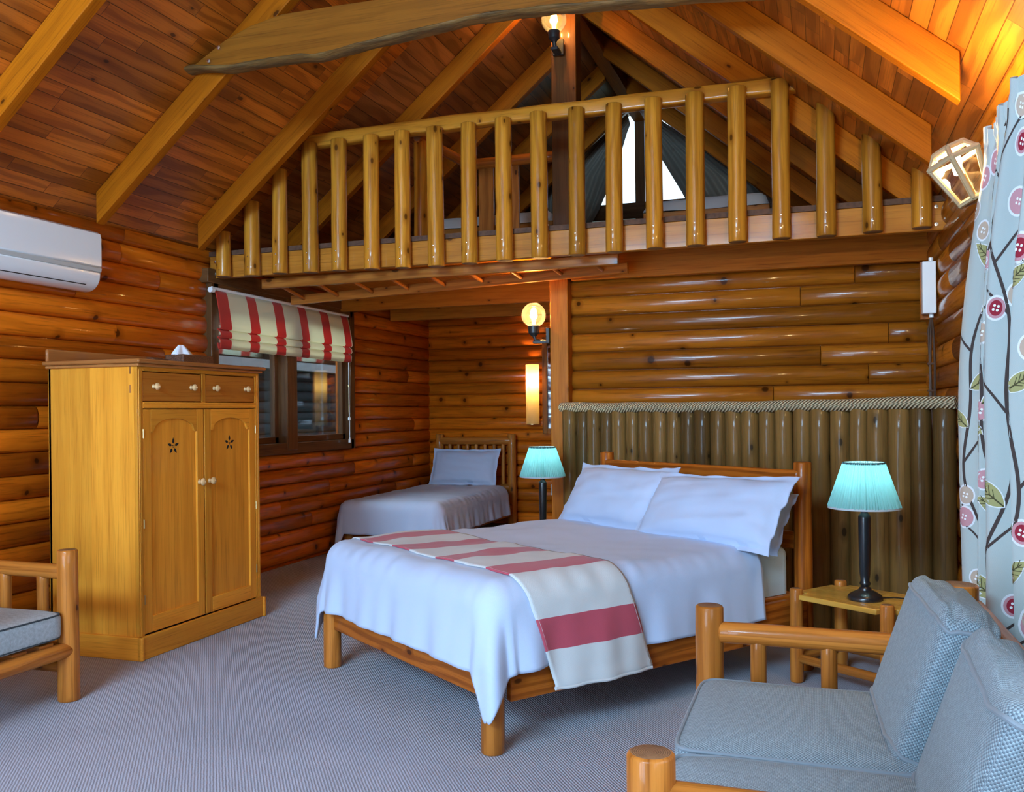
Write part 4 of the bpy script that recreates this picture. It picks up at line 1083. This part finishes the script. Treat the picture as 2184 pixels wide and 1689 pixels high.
m = MB(); m.box((-2.71, 10.185, 1.64), (.60, .012, 1.02)); m.build('mirror_glass', M['mirror'], t)

# ------------------------------------------------------------------ ladder stowed under the loft
t = thing('ladder', 'wooden ladder stowed flat under the loft beam', 'ladder', (-2.7, 6.4, 2.35))
LA = (V3((-4.13, 6.16, 2.36)), V3((-1.30, 6.16, 2.378))); LB_ = (V3((-4.16, 6.62, 2.285)), V3((-1.325, 6.60, 2.385)))
for a, b in (LA, LB_):
    m = MB(); d_ = (b - a); ang = math.atan2(d_.y, d_.x); pit = -math.asin(d_.z / d_.length)
    m.box((a + b) / 2, (d_.length, .04, .075), rz(ang) @ Matrix.Rotation(pit, 3, 'Y')); m.build('side_rail', M['furn'], t, bevel=.006)
for k in range(9):
    a = (k + .4) / 9; m = MB(); m.tube([LA[0].lerp(LA[1], a), LB_[0].lerp(LB_[1], a)], .0145, 12); m.build('rung', M['furn'], t)

# ------------------------------------------------------------------ sofa at the right and chair at the left
def logpart(name, p0, p1, r_, par, r1=None, bend=0.0, mat='furn'):
    m = MB(); m.log(p0, p1, r_, r1, 8, 20, .04, .007, bend=bend); return m.build(name, [M[mat], M['endgrain']], par)
sofa = thing('log_sofa', 'two-seat sofa frame of round pine logs in front of the floral curtain', 'sofa', (0, 2.5, 0))
SF = {'ff': (-.368, 3.172, .68), 'fn': (-.322, 1.78, .68), 'bf': (.388, 3.12, .80), 'bn': (.43, 1.78, .79)}
for k, (x, y, h_) in SF.items():
    logpart('post', (x, y, 0), (x + (.01 if k[0] == 'b' else 0), y, h_), .058 if k[0] == 'b' else .050, sofa, .058 if k[0] == 'b' else .047)
for y in (3.165, 1.78):
    logpart('arm', (-.335, y, .592), (.39, y, .588), .036, sofa)
    logpart('side_rail', (-.33, y, .26), (.40, y, .26), .036, sofa)
    for x in (-.207, .017, .24): logpart('arm_spindle', (x, y, .27), (x, y, .575), .026, sofa)
logpart('front_rail', (-.36, 3.16, .27), (-.325, 1.79, .27), .042, sofa)
logpart('back_rail', (.435, 3.13, .715), (.455, 1.79, .715), .044, sofa)
logpart('back_rail', (.415, 3.13, .33), (.435, 1.79, .33), .036, sofa)
for k in range(6): y = 2.95 - k * .2; logpart('back_spindle', (.425, y, .34), (.44, y, .70), .022, sofa)
for k in range(6):
    m = MB(); m.box((.03, 2.95 - k * .2, .305), (.78, .09, .02)); m.build('seat_slat', M['furn'], sofa, bevel=.003)
I3 = Matrix.Identity(3)
cushion('sofa_cushion', (.66, .665, .145), (-.055, 2.745, .395), I3, M['sofa'], M['piping'], 'grey sofa seat cushion at the far end, next to the nightstand', 'grey sofa cushions', seed=2, puff=.018)
cushion('sofa_cushion', (.66, .60, .145), (-.045, 2.105, .393), I3, M['sofa'], M['piping'], 'grey sofa seat cushion nearest the viewer, behind the nearest post', 'grey sofa cushions', seed=5, puff=.018)
def backc(y, ln, seed, label, tw=0.0, xo=0.0, zo=0.0):
    a = .33; R = rz(tw) @ Matrix(((math.cos(a), 0, math.sin(a)), (0, 1, 0), (-math.sin(a), 0, math.cos(a))))
    cushion('sofa_cushion', (.155, ln, .43), (.275 + xo, y, .622 + zo), R, M['sofa'], M['piping'], label, 'grey sofa cushions', e1=.22, e2=.3, puff=.012, seed=seed)
backc(2.765, .60, 11, 'grey sofa back cushion at the far end, below the curtain', .05)
backc(2.13, .62, 17, 'grey sofa back cushion overlapping the other one, nearest the viewer', -.03, .045, -.022)
chair = thing('log_armchair', 'log armchair in front of the wardrobe, mostly cut off by the picture', 'armchair', (-3.75, 3.1, 0))
for (x, y, h_) in ((-3.393, 3.431, .714), (-3.393, 2.74, .714), (-4.12, 3.431, .80), (-4.12, 2.74, .80)):
    logpart('post', (x, y, 0), (x, y, h_), .050, chair, .047)
for y in (3.431, 2.74):
    logpart('arm', (-4.10, y, .612), (-3.41, y, .608), .036, chair)
    for x in (-3.775, -3.545, -4.0): logpart('arm_spindle', (x, y, .25), (x, y, .595), .027, chair)
    logpart('stretcher', (-4.10, y, .155), (-3.41, y, .155), .026, chair)
    logpart('side_rail', (-4.10, y, .24), (-3.41, y, .24), .034, chair)
logpart('front_rail', (-3.385, 3.42, .245), (-3.385, 2.75, .245), .038, chair)
logpart('back_rail', (-4.12, 3.42, .72), (-4.12, 2.75, .72), .04, chair)
logpart('back_rail', (-4.12, 3.42, .28), (-4.12, 2.75, .28), .036, chair)
for k in range(4):
    m = MB(); m.box((-3.75, 3.3 - k * .15, .285), (.72, .08, .018)); m.build('seat_slat', M['furn'], chair, bevel=.003)
cushion('chair_cushion', (.68, .63, .135), (-3.70, 3.075, .368), I3, M['chaircloth'], M['darkpiping'], 'pale grey green seat cushion with dark piping on the log armchair', None, seed=21, puff=.022, pr=.004)

# ------------------------------------------------------------------ curtain at the right, with its printed twigs and berries
t = thing('floral_curtain', 'white curtain printed with brown twigs and crimson berries, hanging behind the sofa', 'curtain', (.6, 3.4, 0))
CY0, CY1 = 2.0, 4.03
path = []; NS = 640
for i in range(NS + 1):
    y = CY1 - (CY1 - CY0) * i / NS; w_ = (CY1 - y)
    x = .585 + .070 * math.sin(w_ * 2 * PI / .31 + 2.1 + .6 * math.sin(w_ * 3.1)) + .02 * math.sin(w_ * 2 * PI / .13 + 1)
    path.append((x, y + .02 * math.sin(w_ * 2 * PI / .155)))
arc = [0]
for a, b in zip(path, path[1:]): arc.append(arc[-1] + math.dist(a, b))
TOT = arc[-1]
import bisect
def cur(s, z, off=0.0):
    s = min(max(s, 0), TOT * .9999); i = min(bisect.bisect_right(arc, s) - 1, NS - 1)
    f_ = (s - arc[i]) / (arc[i + 1] - arc[i])
    x = path[i][0] * (1 - f_) + path[i + 1][0] * f_; y = path[i][1] * (1 - f_) + path[i + 1][1] * f_
    i0, i1 = max(i - 3, 0), min(i + 4, NS)
    tx, ty = path[i1][0] - path[i0][0], path[i1][1] - path[i0][1]; l = math.hypot(tx, ty)
    nx, ny_ = ty / l, -tx / l                 # towards the room and the viewer
    g = min(1, max(0, (z - 1.3) / .9)); g = g * g       # gathered towards the heading tape
    y2 = y + (4.10 - CY1 - (4.10 - CY1)) * 0
    pin = 1 - .16 * g
    yy = CY0 + (y - CY0) * pin
    xx = .585 + (x - .585) * (1 - .55 * g) + .006 * math.sin(z * 3 + s * 4)
    if z > 2.27: xx = .585 + (xx - .585) * .6 + .012 * math.sin(s * 95)
    return V3((xx + nx * off, yy + ny_ * off, z))
m = MB(); ZT = 2.33
nz_ = 60
m.grid(lambda a, b: cur(a * TOT, .03 + (ZT - .03) * b + (.012 * math.sin(a * TOT * 40) if b == 1 else 0)), 520, nz_, uvf=lambda a, b: (a * TOT, b * ZT))
CM = {'curtain': 0, 'twig': 1, 'halo': 2, 'halotan': 3, 'berry': 4, 'leaf': 5, 'vein': 6, 'dot': 7, 'rim': 8}
def disc(s, z, r_, mi, off, sx=1.0):
    b = len(m.V); n = 20; rings = (0, .35, .7, 1.0)
    m.V.append(cur(s, z, off))
    for q_ in rings[1:]:
        for k in range(n):
            a = 2 * PI * k / n; m.V.append(cur(s + math.cos(a) * r_ * q_ * sx, z + math.sin(a) * r_ * q_, off))
    for k in range(n): m.face([b, b + 1 + k, b + 1 + (k + 1) % n], [(0, 0)] * 3, mi)
    for j in range(2):
        for k in range(n):
            k2 = (k + 1) % n; m.face([b + 1 + j * n + k, b + 1 + (j + 1) * n + k, b + 1 + (j + 1) * n + k2, b + 1 + j * n + k2], [(0, 0)] * 4, mi)
def stroke(P, w0, w1, mi, off):
    """curvy band through flat points P (s,z)"""
    b = len(m.V); n = len(P)
    for i, (s, z) in enumerate(P):
        a, c_ = P[max(i - 1, 0)], P[min(i + 1, n - 1)]; dx, dz = c_[0] - a[0], c_[1] - a[1]; l = math.hypot(dx, dz) or 1
        w_ = (w0 + (w1 - w0) * i / (n - 1)) / 2
        for q_ in (-1, 0, 1): m.V.append(cur(s - dz / l * w_ * q_, z + dx / l * w_ * q_, off))
    for i in range(n - 1):
        for j in range(2): m.face([b + i * 3 + j, b + (i + 1) * 3 + j, b + (i + 1) * 3 + j + 1, b + i * 3 + j + 1], [(0, 0)] * 4, mi)
def leaf(s, z, L, ang, off):
    b = len(m.V); n = 12; ca, sa = math.cos(ang), math.sin(ang)
    for scale, mi, oo in ((1.12, CM['rim'], off), (1.0, CM['leaf'], off + .0006)):
        b = len(m.V)
        for i in range(n + 1):
            q_ = i / n; w_ = L * .21 * math.sin(PI * q_ ** .8) * scale
            for j in (-1, -.5, 0, .5, 1):
                x, y = (q_ - .5) * L * (1 + (scale - 1) * .6) + .5 * L, j * w_
                m.V.append(cur(s + x * ca - y * sa, z + x * sa + y * ca, oo))
        for i in range(n):
            for j in range(4): m.face([b + i * 5 + j, b + (i + 1) * 5 + j, b + (i + 1) * 5 + j + 1, b + i * 5 + j + 1], [(0, 0)] * 4, mi)
    pt = lambda x, y: (s + x * ca - y * sa, z + x * sa + y * ca)
    stroke([pt(L * i / 8, 0) for i in range(8)], .005, .003, CM['vein'], off + .0012)
    for i in range(2, 7):
        for sg in (-1, 1): stroke([pt(L * i / 8 + L * .16 * k / 3, sg * L * .15 * math.sin(PI * (i / 8) ** .8) * k / 3) for k in range(4)], .003, .002, CM['vein'], off + .0012)
def berry(s, z, kind, r_=.037):
    if kind == 0:
        disc(s, z, r_ * 1.22, CM['rim'], .0012, .9); disc(s, z, r_, CM['halo'], .0018, .9); disc(s, z, r_ * .74, CM['berry'], .0024, .85)
    elif kind == 1:
        disc(s, z, r_ * 1.2, CM['rim'], .0012, .95); disc(s, z, r_, CM['halo'], .0018, .95)
    else:
        disc(s, z, r_ * 1.1, CM['rim'], .0012, .9); disc(s, z, r_ * .9, CM['halotan'], .0018, .9)
    for k in range(4):
        a = 2 * PI * k / 4 + .5; disc(s + .009 * math.cos(a), z + .009 * math.sin(a), .0042, CM['dot'], .0032)
RR = random.Random(5)
s_ = .06
while s_ < TOT - .1:
    z = .05; ph = RR.uniform(0, 6); stem = []
    while z < 2.24:
        stem.append((s_ + .055 * math.sin(z * 4.2 + ph) + .02 * math.sin(z * 11 + ph), z)); z += .03
    stroke(stem, .012, .010, CM['twig'], .0012)
    z = .12 + RR.uniform(0, .15); sd = RR.choice((-1, 1))
    while z < 2.12:
        s0 = s_ + .055 * math.sin(z * 4.2 + ph) + .02 * math.sin(z * 11 + ph)
        L = RR.uniform(.10, .17)
        P_ = [(s0 + sd * L * (q_ / 10), z + .10 * math.sin(PI / 2 * q_ / 10) + .03 * (q_ / 10) ** 2) for q_ in range(11)]
        k = RR.random()
        if k < .40:
            leaf(s0, z, RR.uniform(.11, .15), (PI / 2 - sd * RR.uniform(.7, 1.1)), .0014)
        else:
            stroke(P_, .009, .007, CM['twig'], .0012)
            e_ = P_[-1]; berry(e_[0], e_[1] + .03, RR.choice((0, 0, 1, 1, 2)))
            if RR.random() < .5: berry(e_[0] + sd * .066, e_[1] + RR.uniform(-.03, .05), RR.choice((0, 1, 2)), .033)
        z += RR.uniform(.10, .16); sd = -sd
    s_ += .23
m.build('cloth', [M[k] for k in CM], t, sharp=85)
m = MB(); m.tube([(.64, 1.9, 2.30), (.64, 3.70, 2.30)], .013, 10); m.build('rod', M['steel'], t)

# ------------------------------------------------------------------ lantern, white box, cables on the right
M['lantwood'] = wood('pale lantern wood', (.50, .36, .20), (.42, .28, .14), (.25, .15, .07), .4, 0, .2, .2)
LQ = V3((.500, 3.74, 2.215))
RL = Matrix.Rotation(-.42, 3, 'Y')
t = thing('wall_lantern', 'lit six-sided wooden lantern on the log wall beside the curtain top', 'wall lamp', LQ)
NL = 6; top_r, mid_r, bot_r = .062, .100, .058
def hexp(k, r_, z): a = 2 * PI * (k + .25) / NL; return LQ + RL @ V3((r_ * math.cos(a), r_ * math.sin(a), z))
for k in range(NL):
    m = MB(); m.tube([hexp(k, bot_r, -.112), hexp(k, mid_r, .052), hexp(k, top_r, .096)], .010, 6); m.build('corner_bar', M['lantwood'], t)
for r_, z in ((bot_r, -.112), (mid_r, .052), (top_r, .096)):
    m = MB()
    for k in range(NL): m.tube([hexp(k, r_, z), hexp(k + 1, r_, z)], .011, 6)
    m.build('ring', M['lantwood'], t)
for k in range(NL):
    m = MB(); P_ = [hexp(k, bot_r - .004, -.108), hexp(k + 1, bot_r - .004, -.108), hexp(k + 1, mid_r - .004, .049), hexp(k, mid_r - .004, .049)]
    m.V += P_; m.face([0, 1, 2, 3], [(0, 0), (1, 0), (1, 1), (0, 1)]); m.build('pane', M['lantglass'], t)
m = MB(); m.V += [hexp(k, bot_r, -.114) for k in range(NL)]; m.face(list(range(NL)), [(0, 0)] * NL); m.build('bottom', M['round'], t)
Cb = LQ + RL @ V3((.0, 0, .035))
m = MB(); m.lathe([(0, -.045), (.010, -.04), (.016, -.015), (.018, .01), (.010, .032), (0, .034)], Cb, 16); m.build('bulb', M['lantbulb'], t)
m = MB(); m.tube([hexp(0, .0, -.112), hexp(0, .0, -.012)], .010, 10); m.build('holder', M['brass'], t)
m = MB(); m.box((.685, 3.78, 2.20), (.03, .10, .20)); m.tube([(.69, 3.78, 2.13), tuple(hexp(1, 0, -.116))], .012, 8); m.build('bracket', M['round'], t, bevel=.004)
plight('lantern_light', Cb + V3((-.02, 0, .085)), (1.0, .74, .32), 38, .03)
t = thing('fuse_box', 'narrow white box on a dark backing board high on the log wall, above brown cables', 'electrical box', (.66, 6.25, 2.1))
m = MB(); m.box((.645, 6.25, 2.09), (.080, .085, .325)); m.build('cover', M['plastic'], t, bevel=.006)
m = MB(); m.box((.643, 6.31, 2.08), (.085, .03, .36)); m.build('backing_board', M['bedrail'], t)
for z in (2.25, 1.905):
    m = MB(); m.tube([(.66, 6.26, z), (.66, 6.26, z + .03)], .014, 10); m.build('gland', M['plastic'], t)
for k, x in enumerate((.676, .690, .704)):
    m = MB(); m.tube([(.66, 6.26, 1.915), (x - .03, 6.30, 1.83), (x - .026 + .006 * (-1) ** k, 6.33, 1.6), (x - .024, 6.33, 1.30), (x - .026, 6.33, .4)], .0075, 8)
    m.build('conduit', M['cable'], t)
for z in (1.62, 1.45):
    m = MB(); m.box((.664, 6.325, z), (.046, .022, .012)); m.build('cable_clip', M['strip'], t)
t = thing('wall_socket', 'small grey wall socket behind the farther teal lamp', 'socket', (-1.99, 6.87, .72))
m = MB(); m.box((-1.984, 6.85, .735), (.012, .085, .085)); m.build('plate', M['plasticgrey'], t, bevel=.004)
m = MB(); m.lathe([(0, .004), (.022, .004), (.022, 0)], (-1.990, 6.85, .735), 16, 0, Matrix.Rotation(-PI / 2, 3, 'Y')); m.build('outlet', M['blackmetal'], t)

# ------------------------------------------------------------------ outside, seen through the panes
g = MB(); g.box((-3, 8, -.35), (40, 50, .1)); struct(g.build('ground', M['grass']))
w = MB(); log_wall(w, 'y', -8.2, 1, 7.5, 24, 2.05, .17, 0, depth=.06, joints=(3, 6)); w.box((-8.28, 15.7, .9), (.1, 16.5, 2.3))
struct(w.build('wall_neighbour', M['extlog']))
w = MB(); w.box((-8.05, 15.7, 2.10), (.22, 16.9, .13)); struct(w.build('trim_2', M['extwhite']))
w = MB(); w.box((-8.9, 15.7, 2.70), (2.4, 16.9, .06), Matrix.Rotation(-.5, 3, 'Y')); struct(w.build('roof_neighbour', M['extroof']))

# ------------------------------------------------------------------ daylight, added fills and lamps
W = bpy.data.worlds.new('sky'); S.world = W; W.use_nodes = True
nt = W.node_tree; bg = nt.nodes['Background']
tcw = nt.nodes.new('ShaderNodeTexCoord'); sep = nt.nodes.new('ShaderNodeSeparateXYZ'); rmp = nt.nodes.new('ShaderNodeValToRGB')
nt.links.new(tcw.outputs['Generated'], sep.inputs[0]); nt.links.new(sep.outputs[2], rmp.inputs[0]); nt.links.new(rmp.outputs[0], bg.inputs[0])
rmp.color_ramp.elements[0].color = (.75, .88, 1, 1); rmp.color_ramp.elements[1].color = (.55, .75, 1, 1); bg.inputs[1].default_value = 2.2
def alight(name, loc, rot, sx, sy, col, power):
    l = bpy.data.lights.new(name, 'AREA'); l.shape = 'RECTANGLE'; l.size = sx; l.size_y = sy; l.color = col; l.energy = power
    o = bpy.data.objects.new(name, l); COL.objects.link(o); o.location = loc; o.rotation_euler = rot; return o
alight('door_daylight', ((DX0 + DX1) / 2, YF - .15, 1.15), (PI / 2, 0, 0), DX1 - DX0 - .1, 2.1, (.47, .71, 1.0), 195)
alight('added_gable_fill', (-1.9, YF - .12, 3.35), (PI / 2, 0, 0), 2.6, 1.0, (.40, .70, 1.0), 400)  # added fill for bed top and ceiling, through an invented gable opening
alight('side_window_daylight', (XR + .14, (RY0 + RY1) / 2, (RZ0 + RZ1) / 2), (0, PI / 2, 0), RZ1 - RZ0 - .1, RY1 - RY0 - .1, (.58, .78, 1.0), 34)
alight('added_eave_fill', (-5.9, 7.2, 3.3), (0, -PI / 2 + .72, 0), 1.0, 2.4, (.70, .86, 1.0), 380)  # hidden panel added outside to brighten the blind and the alcove
plight('table_lamp_light', LC + V3((0, 0, .60)), (.86, 1.0, .95), 2.8, .03)
plight('far_table_lamp_light', LC + MOVE + V3((0, 0, .60)), (.90, 1.0, .92), 2.6, .03)
S.view_settings.view_transform = 'Standard'; S.view_settings.look = 'None'; S.view_settings.gamma = 1; S.view_settings.exposure = 0.2
S.view_settings.use_curve_mapping = False
cy = S.cycles
cy.max_bounces = 6; cy.diffuse_bounces = 3; cy.glossy_bounces = 3; cy.transmission_bounces = 4; cy.transparent_max_bounces = 8
cy.use_adaptive_sampling = True; cy.adaptive_threshold = .09; cy.adaptive_min_samples = 16
cy.caustics_reflective = False; cy.caustics_refractive = False; cy.sample_clamp_indirect = 6; cy.use_denoising = True
cy.use_light_tree = True
# ------------------------------------------------------------------ camera
FPX, YAW, ROLL, CAMH = 1950.0, math.atan(659 / 1950.0), .0105, 1.35
cam = bpy.data.cameras.new('camera'); co = bpy.data.objects.new('camera', cam); COL.objects.link(co)
r0 = V3((math.cos(YAW), math.sin(YAW), 0)); up = V3((0, 0, 1)); fw = V3((-math.sin(YAW), math.cos(YAW), 0))
cr = r0 * math.cos(ROLL) - up * math.sin(ROLL); cu = up * math.cos(ROLL) + r0 * math.sin(ROLL)
co.matrix_world = mat4(cr, cu, -fw, (0, 0, CAMH))
cam.sensor_fit = 'HORIZONTAL'; cam.sensor_width = 36; cam.lens = 36 * FPX / 2184
cam.shift_y = (876 - 844.5) / 2184; cam.clip_start = .05; cam.clip_end = 100
S.camera = co
